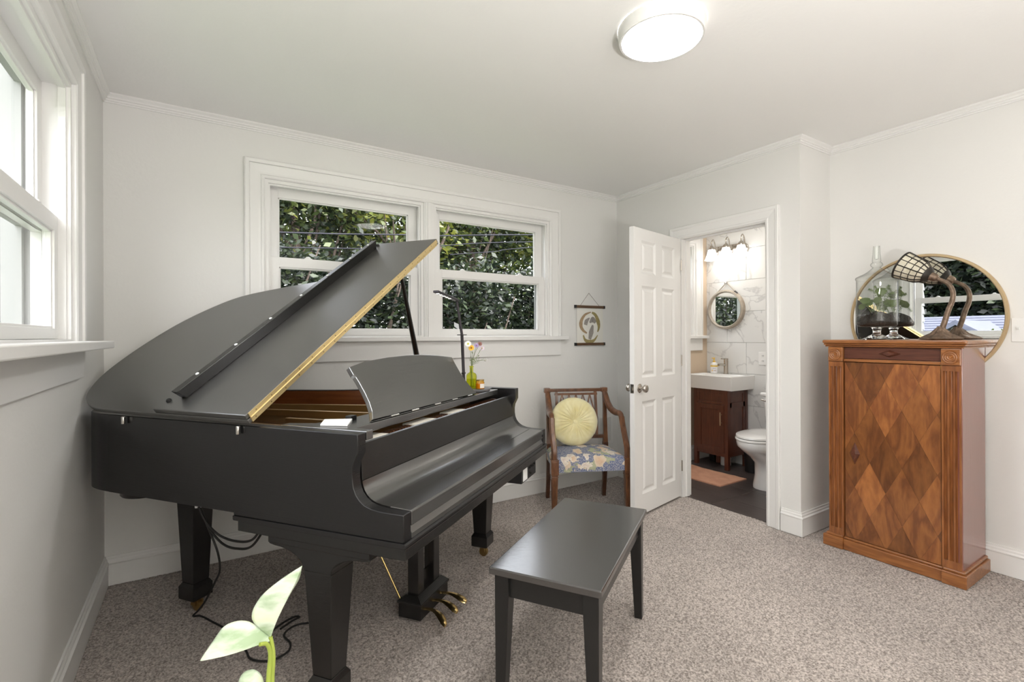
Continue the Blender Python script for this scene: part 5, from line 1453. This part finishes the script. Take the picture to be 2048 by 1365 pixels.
obj('label_print', MB().add(band(sb0, 0.0348, 0.049, 0.052, av-0.35, av+0.35).v+band(sb0, 0.0348, 0.044, 0.0465, av-0.45, av+0.45).v, band(sb0,1,0,1,0,1).f+[tuple(i+30 for i in f) for f in band(sb0,1,0,1,0,1).f]), mat('label_grey_print', (0.45,0.44,0.46), 0.6), lb2, sb0)
obj('label_print', band(sb0, 0.0348, 0.024, 0.029, av-0.15, av+0.55), mat('label_brown_print', (0.42,0.28,0.16), 0.6), lb2, sb0)
obj('label_print', band(sb0, 0.0349, 0.020, 0.034, av-0.62, av-0.36, 6), M['plastic_y'], lb2, sb0)
# bathroom mirror
bmc = Vector((4.735, -0.230, 1.478)); bo_ = tuple(bmc)
bm2 = thing('bathroom_mirror', 'small round rope hung mirror on the marble wall over the sink', 'mirror', bo_)
obj('mirror_frame', MB().lathe([(0.163,0.0),(0.190,0.0),(0.190,0.040),(0.184,0.046),(0.172,0.046),(0.166,0.040),(0.163,0.030)], 64, bmc, axm, cap=False), mat('driftwood_frame', (0.50,0.44,0.36), 0.6, var=(30,(0.36,0.30,0.24))), bm2, bo_, smooth=40)
obj('mirror_glass', MB().lathe([(0,0.030),(0.165,0.030),(0.165,0.020),(0,0.020)], 64, bmc, axm, cap=False), M['mirror'], bm2, bo_, smooth=30)
rope_m = mat('rope', (0.42,0.38,0.33), 0.9)
obj('rope', MB().tube([bmc+Vector((-0.020,0.115,0.150)), bmc+Vector((-0.012,0.0,0.262)), bmc+Vector((-0.020,-0.115,0.150))], 0.0055, 8), rope_m, bm2, bo_, smooth=40)
obj('rope_loop', MB().tube([bmc+Vector((-0.047,0.174*math.cos(2*PI*k/64),0.174*math.sin(2*PI*k/64))) for k in range(64)], 0.0045, 6, closed=True), rope_m, bm2, bo_, smooth=60)
obj('rope_buckle', MB().tube([bmc+Vector((-0.022,-0.095,0.170)), bmc+Vector((-0.022,-0.120,0.146))], 0.010, 8), M['black'], bm2, bo_, smooth=40)
obj('wall_peg', MB().lathe([(0.010,0),(0.010,0.022),(0.013,0.026),(0,0.028)], 16, bmc+Vector((0,0,0.258)), axm), M['nickel'], bm2, bo_, smooth=40)
# vanity light
vl0 = (4.735, -0.24, 2.03)
vl = thing('vanity_light', 'nickel wall light with white bell glass shades over the bathroom mirror', 'wall light', vl0)
pts = [(-0.20+0.0,0.0)]
bp_ = []
for k in range(17): a = R(90+180*k/16); bp_.append((-0.24+0.125*(-1)*-1+0.0, 0))
poly = [(-0.075+0.055*math.sin(R(180*k/16))+0.0, 2.045+0.055*math.cos(R(180*k/16))) for k in range(17)]+[(-0.405-0.055*math.sin(R(180*k/16)), 2.045-0.055*math.cos(R(180*k/16))) for k in range(17)]
obj('backplate', MB().prism(poly, 4.712, 4.736, lambda p, q, t: (t, p, q)), M['nickel'], vl, vl0, bevel=0.004)
bulb_m = emit('bulb_glow', (1.0,0.95,0.88), 7.0)
shade_m = emit('opal_shade', (1.0,0.985,0.96), 2.4)
for y in (-0.135, -0.290, -0.445):
    xs_ = 4.630
    obj('arm', MB().tube(curve_pts([(4.712,y,2.035),(4.690,y,2.06),(4.680,y,2.13),(4.655,y,2.165),(4.632,y,2.140),(4.630,y,2.095)], 6), 0.0055, 8), M['nickel'], vl, vl0, smooth=60)
    obj('rosette', MB().lathe([(0.020,0),(0.018,0.008),(0.008,0.012)], 20, (4.712,y,2.035), axm), M['nickel'], vl, vl0, smooth=40)
    obj('shade_holder', MB().lathe([(0.034,2.062),(0.034,2.068),(0.024,2.086),(0.012,2.098),(0.006,2.104)], 24, (xs_,y,0)), M['nickel'], vl, vl0, smooth=40)
    obj('glass_shade', MB().lathe([(0.030,2.066),(0.036,2.050),(0.046,2.010),(0.058,1.975),(0.066,1.962),(0.0645,1.962),(0.0565,1.976),(0.0445,2.011),(0.0345,2.050)], 32, (xs_,y,0), cap=False), shade_m, vl, vl0, smooth=60)
    obj('bulb', MB().lathe([(0,1.955),(0.016,1.960),(0.024,1.975),(0.024,1.99),(0.014,2.02),(0.012,2.05)], 20, (xs_,y,0)), bulb_m, vl, vl0, smooth=60)
# outlet
oo = (4.736, -0.590, 1.014)
ou = thing('wall_outlet', 'white wall outlet on the marble tiles right of the faucet', 'outlet', oo)
obj('outlet_plate', MB().box(4.731, 4.737, -0.632, -0.548, 0.955, 1.073), M['plastic_w'], ou, oo, bevel=0.002)
for z in (0.990, 1.038):
    obj('receptacle', MB().box(4.7295, 4.732, -0.606, -0.574, z-0.017, z+0.017), M['plastic_w'], ou, oo, bevel=0.001)
    obj('socket_slot', MB().box(4.7288, 4.7297, -0.598, -0.595, z-0.007, z+0.007).box(4.7288, 4.7297, -0.585, -0.582, z-0.007, z+0.007), M['black'], ou, oo)
# toilet, facing the doorway
to = (4.30, -0.90, 0)
tt = thing('toilet', 'white porcelain toilet with closed lid beside the vanity', 'toilet', to)
def oval(cx, cy, a, b, z, n=36, sq=0.0):
    return [(cx-a*math.cos(2*PI*k/n)*(1 if math.cos(2*PI*k/n) > 0 else 0.85), cy+b*math.sin(2*PI*k/n), z) for k in range(n)]
def loft(rings, cap0=True, cap1=True):
    n = len(rings[0]); vs = [p for r_ in rings for p in r_]
    fs = [(j*n+k, j*n+(k+1) % n, (j+1)*n+(k+1) % n, (j+1)*n+k) for j in range(len(rings)-1) for k in range(n)]
    if cap0: fs.append(tuple(range(n))[::-1])
    if cap1: fs.append(tuple(range((len(rings)-1)*n, len(rings)*n)))
    return MB().add(vs, fs)
TY = -0.905
obj('bowl', loft([oval(4.30,TY,0.165,0.118,0.0), oval(4.30,TY,0.165,0.118,0.02), oval(4.305,TY,0.150,0.108,0.10), oval(4.30,TY,0.150,0.108,0.20), oval(4.275,TY,0.185,0.130,0.255), oval(4.245,TY,0.250,0.160,0.315), oval(4.235,TY,0.285,0.178,0.350), oval(4.235,TY,0.292,0.182,0.385), oval(4.235,TY,0.286,0.178,0.395)]), M['porcelain'], tt, to, smooth=50)
obj('seat', loft([oval(4.235,TY,0.292,0.184,0.397), oval(4.235,TY,0.300,0.190,0.403), oval(4.235,TY,0.300,0.190,0.412), oval(4.235,TY,0.294,0.186,0.417)]), M['porcelain'], tt, to, smooth=40)
obj('seat_lid', loft([oval(4.24,TY,0.292,0.184,0.419), oval(4.24,TY,0.299,0.189,0.425), oval(4.24,TY,0.296,0.187,0.436), oval(4.24,TY,0.270,0.165,0.443), oval(4.24,TY,0.15,0.09,0.446)]), M['porcelain'], tt, to, smooth=50)
obj('pedestal_back', MB().frus((4.38,4.70,TY-0.10,TY+0.10,0.0),(4.40,4.70,TY-0.12,TY+0.12,0.39)), M['porcelain'], tt, to, bevel=0.02)
tk = obj('tank', MB().frus((4.575,4.728,TY-0.19,TY+0.19,0.39),(4.555,4.730,TY-0.225,TY+0.225,0.690)), M['porcelain'], tt, to, bevel=0.018)
obj('tank_lid', MB().box(4.545,4.732,TY-0.240,TY+0.240,0.692,0.724), M['porcelain'], tt, to, bevel=0.012)
fh = MB().lathe([(0.014,0),(0.014,0.010),(0.008,0.014)], 16, (4.556,TY+0.165,0.655), axm)
fh.tube([(4.543,TY+0.165,0.655),(4.541,TY+0.185,0.656),(4.545,TY+0.222,0.662)], 0.0065, 8)
obj('flush_handle', fh, M['chrome'], tk, to, smooth=50)
# bath mat, second mat corner, floor odds and ends
mm_ = MB(); nx_, ny_ = 26, 40
vs = []; fs = []
for i in range(nx_+1):
    for j in range(ny_+1):
        x = 3.945+i/nx_*0.365; y = -0.690+j/ny_*0.660
        x2 = x-0.03*(j/ny_)
        z = 0.010+0.0025*math.sin(i*1.1)*math.sin(j*0.8)+(0.014*max(0,(i/nx_-0.8))*5*max(0,(j/ny_-0.6))*2.5)
        vs.append((x2, y, z))
for i in range(nx_):
    for j in range(ny_):
        a = i*(ny_+1)+j; fs.append((a, a+ny_+1, a+ny_+2, a+1))
nb = len(vs); edge = [i*(ny_+1) for i in range(nx_+1)]+[nx_*(ny_+1)+j for j in range(1, ny_+1)]+[i*(ny_+1)+ny_ for i in range(nx_-1,-1,-1)]+[j for j in range(ny_-1,0,-1)]
for q in edge: vs.append((vs[q][0], vs[q][1], 0.0005))
for k in range(len(edge)):
    k2 = (k+1) % len(edge); fs.append((edge[k], edge[k2], nb+k2, nb+k))
fs.append(tuple(range(nb, nb+len(edge))))
thing_mesh('bath_mat', MB().add(vs, fs), M['mat_pink'], 'coral pink bath mat lying in front of the vanity', 'rug', (4.11,-0.36,0), smooth=60)
thing_mesh('contour_mat', MB().box(4.00,4.44,-1.27,-1.035,0.0005,0.011), M['mat_pink'], 'corner of a second coral mat on the far side of the toilet', 'rug', (4.2,-1.15,0), bevel=0.004)
rc = Vector((4.60,-0.300,0.0))
tp_ = thing('paper_roll', 'white paper roll standing on the floor under the vanity', 'paper roll', rc)
obj('roll', MB().lathe([(0.020,0.001),(0.046,0.001),(0.046,0.101),(0.020,0.101),(0.020,0.001)], 28, rc, cap=False), M['paper'], tp_, rc, smooth=40)
obj('roll_core', MB().lathe([(0.0195,0.001),(0.0195,0.100),(0.0185,0.100),(0.0185,0.001)], 20, rc, cap=False), mat('cardboard', (0.42,0.30,0.19), 0.9), tp_, rc, smooth=40)
bb = Vector((4.63,-0.205,0.0))
bt2 = thing('spray_bottle', 'reddish brown bottle left of the paper roll under the vanity', 'bottle', bb)
obj('bottle_body', MB().lathe([(0.024,0),(0.026,0.003),(0.026,0.09),(0.012,0.105),(0.011,0.115)], 24, bb), mat('brown_bottle', (0.20,0.07,0.045), 0.3), bt2, bb, smooth=40)
obj('bottle_cap', MB().lathe([(0.013,0.113),(0.013,0.135),(0.010,0.138)], 20, bb), M['black'], bt2, bb, smooth=40)
kb0 = Vector((4.64,-0.140,0.0))
thing_mesh('storage_box', MB().box(4.61,4.68,-0.168,-0.112,0.0005,0.115), M['black'], 'small black box farthest left under the vanity', 'box', kb0, bevel=0.004)
wb = Vector((4.58,-0.575,0.0))
bn2 = thing('waste_bin', 'slim black waste bin between the vanity and the toilet', 'bin', wb)
obj('bin_body', MB().lathe([(0.055,0.0005),(0.060,0.004),(0.074,0.245),(0.071,0.245),(0.057,0.008),(0,0.008)], 32, wb, cap=False), M['black'], bn2, wb, smooth=40)
obj('bin_rim', MB().tube([(wb.x+0.073*math.cos(2*PI*k/40), wb.y+0.073*math.sin(2*PI*k/40), 0.247) for k in range(40)], 0.004, 6, closed=True), M['black'], bn2, wb, smooth=60)
# ================================================================== PLANT IN THE FOREGROUND
PX, PY = 0.470, -2.575
pt = thing('potted_pothos', 'variegated pothos cutting with pale green leaves rising in the foreground', 'plant', (PX,PY,0.66))
pto = (PX,PY,0.66)
obj('pot', MB().lathe([(0.050,0.660),(0.066,0.745),(0.072,0.745),(0.072,0.768),(0.066,0.768),(0.060,0.748),(0,0.746)], 32, (PX,PY,0)), M['pot'], pt, pto, smooth=40)
obj('soil', MB().lathe([(0.062,0.748),(0.04,0.755),(0,0.757)], 24, (PX,PY,0)), M['soil'], pt, pto, smooth=40)
def leaf_surface(mid, left, right, dl, dr, bow, n=24, m=8):
    cm_, cl_, cr_ = [curve_pts([(p[0],0,p[1]) for p in q], n//4) for q in (mid, left, right)]
    k = len(cm_); vs = []; fs = []
    for i in range(k):
        f = i/(k-1); e = math.sin(PI*min(max(f,0.0),1.0))
        row = []
        for j in range(m+1):
            w_ = j/m; p = cl_[i]*(1-w_)+cm_[i]*w_
            row.append((p.x, -2.55+dl*e*(1-w_)**1.3+bow*e, p.z))
        for j in range(1, m+1):
            w_ = j/m; p = cm_[i]*(1-w_)+cr_[i]*w_
            row.append((p.x, -2.55+dr*e*w_**1.3+bow*e, p.z))
        vs += row
    c = 2*m+1
    for i in range(k-1):
        for j in range(c-1): fs.append((i*c+j, i*c+j+1, (i+1)*c+j+1, (i+1)*c+j))
    return MB().add(vs, fs)
def addleaf(*a):
    o = obj('leaf', leaf_surface(*a), M['pothos'], pt, pto, smooth=60)
    s_ = o.modifiers.new('thick', 'SOLIDIFY'); s_.thickness = 0.0007
addleaf([(0.461,0.904),(0.467,0.922),(0.476,0.941),(0.485,0.957),(0.493,0.973)], [(0.461,0.904),(0.444,0.926),(0.451,0.945),(0.470,0.960),(0.493,0.973)], [(0.461,0.904),(0.470,0.923),(0.482,0.940),(0.491,0.955),(0.493,0.973)], 0.012, 0.016, -0.004)
addleaf([(0.463,0.901),(0.446,0.903),(0.428,0.9035),(0.412,0.9030),(0.397,0.902)], [(0.463,0.901),(0.442,0.923),(0.421,0.925),(0.408,0.913),(0.397,0.902)], [(0.463,0.901),(0.446,0.9005),(0.429,0.899),(0.412,0.8995),(0.397,0.902)], 0.020, 0.012, -0.008)
addleaf([(0.456,0.848),(0.449,0.857),(0.441,0.860),(0.434,0.859),(0.428,0.854)], [(0.456,0.848),(0.453,0.864),(0.444,0.873),(0.433,0.871),(0.428,0.854)], [(0.456,0.848),(0.448,0.851),(0.441,0.852),(0.434,0.853),(0.428,0.854)], 0.016, -0.012, -0.010)
for pts in ([(0.461,-2.55,0.905),(0.4635,-2.551,0.885),(0.462,-2.553,0.856),(0.462,-2.562,0.80),(0.466,-2.572,0.752)],
            [(0.450,-2.556,0.9035),(0.457,-2.553,0.900),(0.4605,-2.552,0.888),(0.459,-2.553,0.868),(0.4575,-2.557,0.845),(0.458,-2.565,0.80),(0.464,-2.573,0.752)],
            [(0.455,-2.556,0.849),(0.460,-2.562,0.82),(0.468,-2.573,0.752)]):
    c_ = curve_pts(pts, 6)
    obj('stem', MB().tube(c_, [0.0019+0.0012*i/len(c_) for i in range(len(c_))], 10), M['stem'], pt, pto, smooth=60)
ps_ = thing('plant_stand', 'slim dark plant stand below the foreground pothos', 'stand', (PX,PY,0))
pso = (PX,PY,0)
obj('stand_top', MB().lathe([(0.085,0.640),(0.088,0.643),(0.088,0.657),(0.085,0.6595)], 40, (PX,PY,0)), M['dowel'], ps_, pso, smooth=40)
for k in range(3):
    a = 2*PI*k/3+0.5
    obj('leg', MB().tube([(PX+0.060*math.cos(a),PY+0.060*math.sin(a),0.642),(PX+0.115*math.cos(a),PY+0.115*math.sin(a),-0.002)], [0.011,0.008], 8), M['dowel'], ps_, pso, smooth=50)

# ================================================================== OUTDOORS
struct(obj('trim_ground', MB().box(-40, 40, 0.66, 40, -1.0, -0.9).box(-40, -0.75, -40, 0.66, -1.0, -0.9).box(5.7, 40, -40, 0.66, -1.0, -0.9).box(-0.75, 5.7, -40, -5.6, -1.0, -0.9), M['lawn'])).name = 'lawn_ground'
bpy.data.objects['lawn_ground']['label'] = 'green lawn around the house'
hs = thing('house_wing', 'pale lap sided wing of the house beyond the left window', 'building', (-1.6,0.6,-0.9))
hso = (-1.6,0.6,-0.9)
obj('wing_body', MB().box(-3.2,-0.165,0.185,1.2,-0.9,2.43), M['siding'], hs, hso)
for k in range(24):
    z = -0.85+k*0.135
    obj('siding_board', MB().hexa([(-3.2,0.185,z),(-0.170,0.185,z),(-0.170,0.160,z),(-3.2,0.160,z),(-3.2,0.185,z+0.137),(-0.170,0.185,z+0.137),(-0.170,0.178,z+0.137),(-3.2,0.178,z+0.137)]), M['siding'], hs, hso)

def np_leaves(name, centers, n, size, m, parent, org, seed):
    """leaf blades scattered through ellipsoid clumps: (x,y,z,rx,ry,rz)"""
    rng = np.random.default_rng(seed)
    C = np.array(centers, float); k = rng.integers(0, len(C), n)
    d = rng.normal(size=(n,3)); d /= np.linalg.norm(d, axis=1, keepdims=True)
    r = rng.random((n,1))**0.45
    # clumping: pull leaves to twig points
    tw = rng.normal(size=(n//9+1,3)); tw /= np.linalg.norm(tw, axis=1, keepdims=True)
    ti = rng.integers(0, len(tw), n); tr = (rng.random((len(tw),1))**0.4)[ti]
    loc = np.where(rng.random((n,1)) < 0.65, tw[ti]*tr+rng.normal(size=(n,3))*0.085, d*r)
    p = C[k,:3]+loc*C[k,3:]
    a = rng.normal(size=(n,3)); a[:,2] = a[:,2]*0.6-0.25; a /= np.linalg.norm(a, axis=1, keepdims=True)
    b = rng.normal(size=(n,3)); b[:,2] *= 0.45; b -= a*(a*b).sum(1, keepdims=True); b /= np.linalg.norm(b, axis=1, keepdims=True)
    L_ = size*(0.6+0.8*rng.random((n,1))); w_ = L_*0.27
    nn = np.cross(a, b)
    v = np.stack([p, p+a*L_*0.45+b*w_+nn*w_*0.25, p+a*L_, p+a*L_*0.45-b*w_+nn*w_*0.25], 1).reshape(-1,3)-np.array(org)
    me = bpy.data.meshes.new(name)
    me.vertices.add(4*n); me.vertices.foreach_set('co', v.astype(np.float32).ravel())
    me.loops.add(4*n); me.loops.foreach_set('vertex_index', np.arange(4*n, dtype=np.int32))
    me.polygons.add(n); me.polygons.foreach_set('loop_start', np.arange(0,4*n,4,dtype=np.int32))
    me.update(calc_edges=True); me.materials.append(m)
    o = bpy.data.objects.new(name, me); COL.objects.link(o); o.parent = parent; o['kind'] = 'stuff'
    return o
def tree(name, label, x, y, cen, n, size, m, seed, trunk=True, group=None):
    t = thing(name, label, 'tree' if trunk else 'bush', (x,y,-0.9), 0, group); org = (x,y,-0.9)
    np_leaves('foliage', cen, n, size, m, t, org, seed)
    rr = random.Random(seed)
    top = max(c[2]+c[5]*0.5 for c in cen)
    tm = MB()
    if trunk: tm.tube([(x,y,-0.95),(x+0.1,y,top*0.4),(x-0.05,y+0.1,top)], [0.16,0.12,0.04], 10)
    for k in range(9 if trunk else 5):
        c = rr.choice(cen); z0 = rr.uniform(-0.3, top*0.6) if trunk else -0.95
        e = (c[0]+rr.uniform(-.8,.8)*c[3], c[1]+rr.uniform(-.9,.2)*c[4], c[2]+rr.uniform(-.2,.8)*c[5])
        tm.tube([(x,y,z0),((x+e[0])/2+rr.uniform(-.2,.2),(y+e[1])/2,(z0+e[2])/2+0.2),e], [0.05,0.03,0.010], 6)
    obj('trunk' if trunk else 'branches', tm, M['bark'], t, org, smooth=60)
    return t
blabs = ['dark hedge bush farthest left, seen only in the bathroom mirror', 'dark hedge bush second from the far left, beside the bathroom mirror view', 'dark hedge bush third from the far left end of the hedge row',
         'dark hedge bush hidden just left of the left back window', 'dark hedge bush filling the lower left of the left back window', 'dark hedge bush behind the raised piano lid and prop stick',
         'dark hedge bush behind the clamp lamp in the right back window', 'dark hedge bush at the right edge of the right back window', 'dark hedge bush just right of the right back window',
         'dark hedge bush between the back windows and the bathroom window', 'dark hedge bush outside the bathroom window, farthest right']
for i in range(11):
    x = -5.85+i*1.75
    tree('dark_bush', blabs[i], x, 5.2+0.4*(i % 2),
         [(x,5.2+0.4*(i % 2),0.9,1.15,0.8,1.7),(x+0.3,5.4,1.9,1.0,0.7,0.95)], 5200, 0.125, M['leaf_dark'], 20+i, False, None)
spec = [(-1.2,8.2,'tall mid green tree over the hedge left of the back windows','leaf_mid'),(2.0,7.4,'tall leafy tree seen through the left pane of the back windows','leaf_mid'),
        (4.3,7.0,'sunlit yellow green tree at the right half of the left back window','leaf_yellow'),(6.2,7.8,'tall dark tree seen through the right back window','leaf_mid'),
        (8.6,7.0,'sunlit yellow green tree at the right edge of the right back window','leaf_yellow'),(11.8,8.0,'broad mid green tree seen from the bathroom window','leaf_mid'),(15.2,9.0,'farthest green tree beyond the bathroom window','leaf_mid'),(-4.8,8.4,'mid green tree farthest left behind the hedge','leaf_mid')]
for i, (x, y, lab, mk) in enumerate(spec):
    big = mk != 'leaf_yellow'
    cen = [(x,y,3.4,1.7 if big else 0.95,1.2,1.7 if big else 1.2),(x+0.9,y+0.4,4.3,1.3 if big else 0.7,1.0,1.2),(x-1.0,y+0.2,4.0,1.2 if big else 0.6,1.0,1.2)]
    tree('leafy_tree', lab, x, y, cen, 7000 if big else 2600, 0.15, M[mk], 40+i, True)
for i, (x, lab) in enumerate(((-1.0,'dark tall tree row member at the far left behind the back yard'),(3.4,'dark tall tree behind the yellow green tree'),(7.6,'dark tall tree behind the right back window'),(12.0,'dark tall tree at the far right behind the yard'))):
    cen = [(x,11.0,2.4,2.6,1.2,2.6),(x+0.5,11.3,5.0,2.3,1.2,2.0)]
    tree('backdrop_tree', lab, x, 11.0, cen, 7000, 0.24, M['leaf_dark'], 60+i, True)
# overhead wires
for i, (pts, r_, lab) in enumerate((([(-3,4.2,2.36),(1.32,4.2,2.654),(3.171,4.2,2.819),(3.697,4.2,2.860),(5.536,4.2,3.074),(12,4.2,3.75)],0.011,'thickest upper overhead wire crossing both back windows'),
                       ([(-3,4.2,2.13),(1.32,4.2,2.45),(3.17,4.2,2.60),(3.697,4.2,2.697),(5.536,4.2,2.946),(12,4.2,3.6)],0.008,'middle overhead wire below the thickest one'),
                       ([(3.9,4.25,2.58),(4.832,4.25,2.719),(5.535,4.25,2.855),(12,4.25,3.9)],0.007,'lowest overhead wire at the right back window'))):
    thing_mesh('overhead_wire', MB().tube(curve_pts(pts, 6), r_, 6), M['cable'], lab, 'cable', pts[1], smooth=60)
# neighbour house, seen in the round mirror through the left window
nh = thing('neighbor_house', 'neighbor house with grey blue shingle roof seen in the round mirror', 'house', (-14.5,2.0,-0.9))
no = (-14.5,2.0,-0.9)
obj('house_wall', MB().box(-18.5,-12.9,-5,9,-0.95,0.35), M['siding'], nh, no)
rf = MB(); 
for k in range(18):
    f0, f1 = k/18, (k+1)/18
    x0, x1 = -12.6-3.4*f0, -12.6-3.4*f1; z0, z1 = 0.25+1.60*f0, 0.25+1.60*f1
    obj('shingle_row', MB().hexa([(x0,-5.4,z0),(x0,9.4,z0),(x1,9.4,z1),(x1,-5.4,z1),(x0,-5.4,z0+0.06),(x0,9.4,z0+0.06),(x1,9.4,z1+0.03),(x1,-5.4,z1+0.03)]), M['shingle'], nh, no)
obj('roof_back', MB().hexa([(-16.0,-5.4,1.85),(-16.0,9.4,1.85),(-19.4,9.4,0.25),(-19.4,-5.4,0.25),(-16.0,-5.4,1.89),(-16.0,9.4,1.89),(-19.4,9.4,0.30),(-19.4,-5.4,0.30)]), M['shingle'], nh, no)
gz, gy_, gs = 1.630, 2.262, 0.66
obj('gable_front', MB().prism([(gy_-1.6,gz-1.6*gs),(gy_+1.6,gz-1.6*gs),(gy_,gz)], -12.45, -12.40, lambda p, q, t: (t, p, q)), M['gable'], nh, no)
for s in (-1, 1):
    obj('gable_roof', MB().hexa([(-12.30,gy_,gz),(-12.30,gy_+s*1.8,gz-1.8*gs),(-15.8,gy_+s*0.02,gz),(-15.8,gy_,gz),(-12.30,gy_,gz+0.05),(-12.30,gy_+s*1.8,gz-1.8*gs+0.05),(-15.8,gy_+s*0.02,gz+0.05),(-15.8,gy_,gz+0.05)]), M['shingle'], nh, no)
    obj('rake_board', MB().hexa([(-12.40,gy_,gz-0.11),(-12.40,gy_+s*1.8,gz-1.8*gs-0.11),(-12.28,gy_+s*1.8,gz-1.8*gs-0.11),(-12.28,gy_,gz-0.11),(-12.40,gy_,gz+0.02),(-12.40,gy_+s*1.8,gz-1.8*gs+0.02),(-12.28,gy_+s*1.8,gz-1.8*gs+0.02),(-12.28,gy_,gz+0.02)]), M['shingle'], nh, no)
gv = obj('gable_vent', MB().lathe([(0.11,0),(0.11,0.03),(0.08,0.03),(0.08,0.01),(0,0.01)], 28, (-12.40,gy_+0.02,1.352), (Vector((0,1,0)),Vector((0,0,1)),Vector((1,0,0)))), M['siding'], nh, no, smooth=40)
obj('vent_louver', MB().lathe([(0,0.012),(0.078,0.012)], 24, (-12.40,gy_+0.02,1.352), (Vector((0,1,0)),Vector((0,0,1)),Vector((1,0,0))), cap=False), M['gable'], gv, no)
tree('yard_shrub', 'light green shrub before the neighbor house roof in the mirror', -10.5, 0.95, [(-10.5,0.95,0.9,0.35,0.42,0.42)], 900, 0.09, M['leaf_yellow'], 81, False)
for i, (y, lab) in enumerate(((-1.5,'dark tree left behind the neighbor house'),(2.6,'dark tree in the middle behind the neighbor house'),(6.6,'dark tree right behind the neighbor house'))):
    tree('leafy_tree', lab, -21.5, y, [(-21.5,y,1.8,1.6,2.6,2.6),(-21.2,y+0.3,3.6,1.5,2.6,2.0),(-21.0,y+0.6,5.2,1.4,2.4,2.0)], 20000, 0.32, M['leaf_dark'], 90+i, True)

# daylight portals in the window openings
for nm, loc, rot, sx, sy in (('portal_back', (1.733,0.17,1.68), (R(90),0,0), 2.05, 0.93), ('portal_left', (-0.17,-1.717,1.69), (0,R(-90),0), 0.97, 2.02)):
    l = bpy.data.lights.new(nm, 'AREA'); l.shape = 'RECTANGLE'; l.size = sx; l.size_y = sy
    l.cycles.is_portal = True
    o = bpy.data.objects.new(nm, l); COL.objects.link(o); o.location = loc; o.rotation_euler = rot
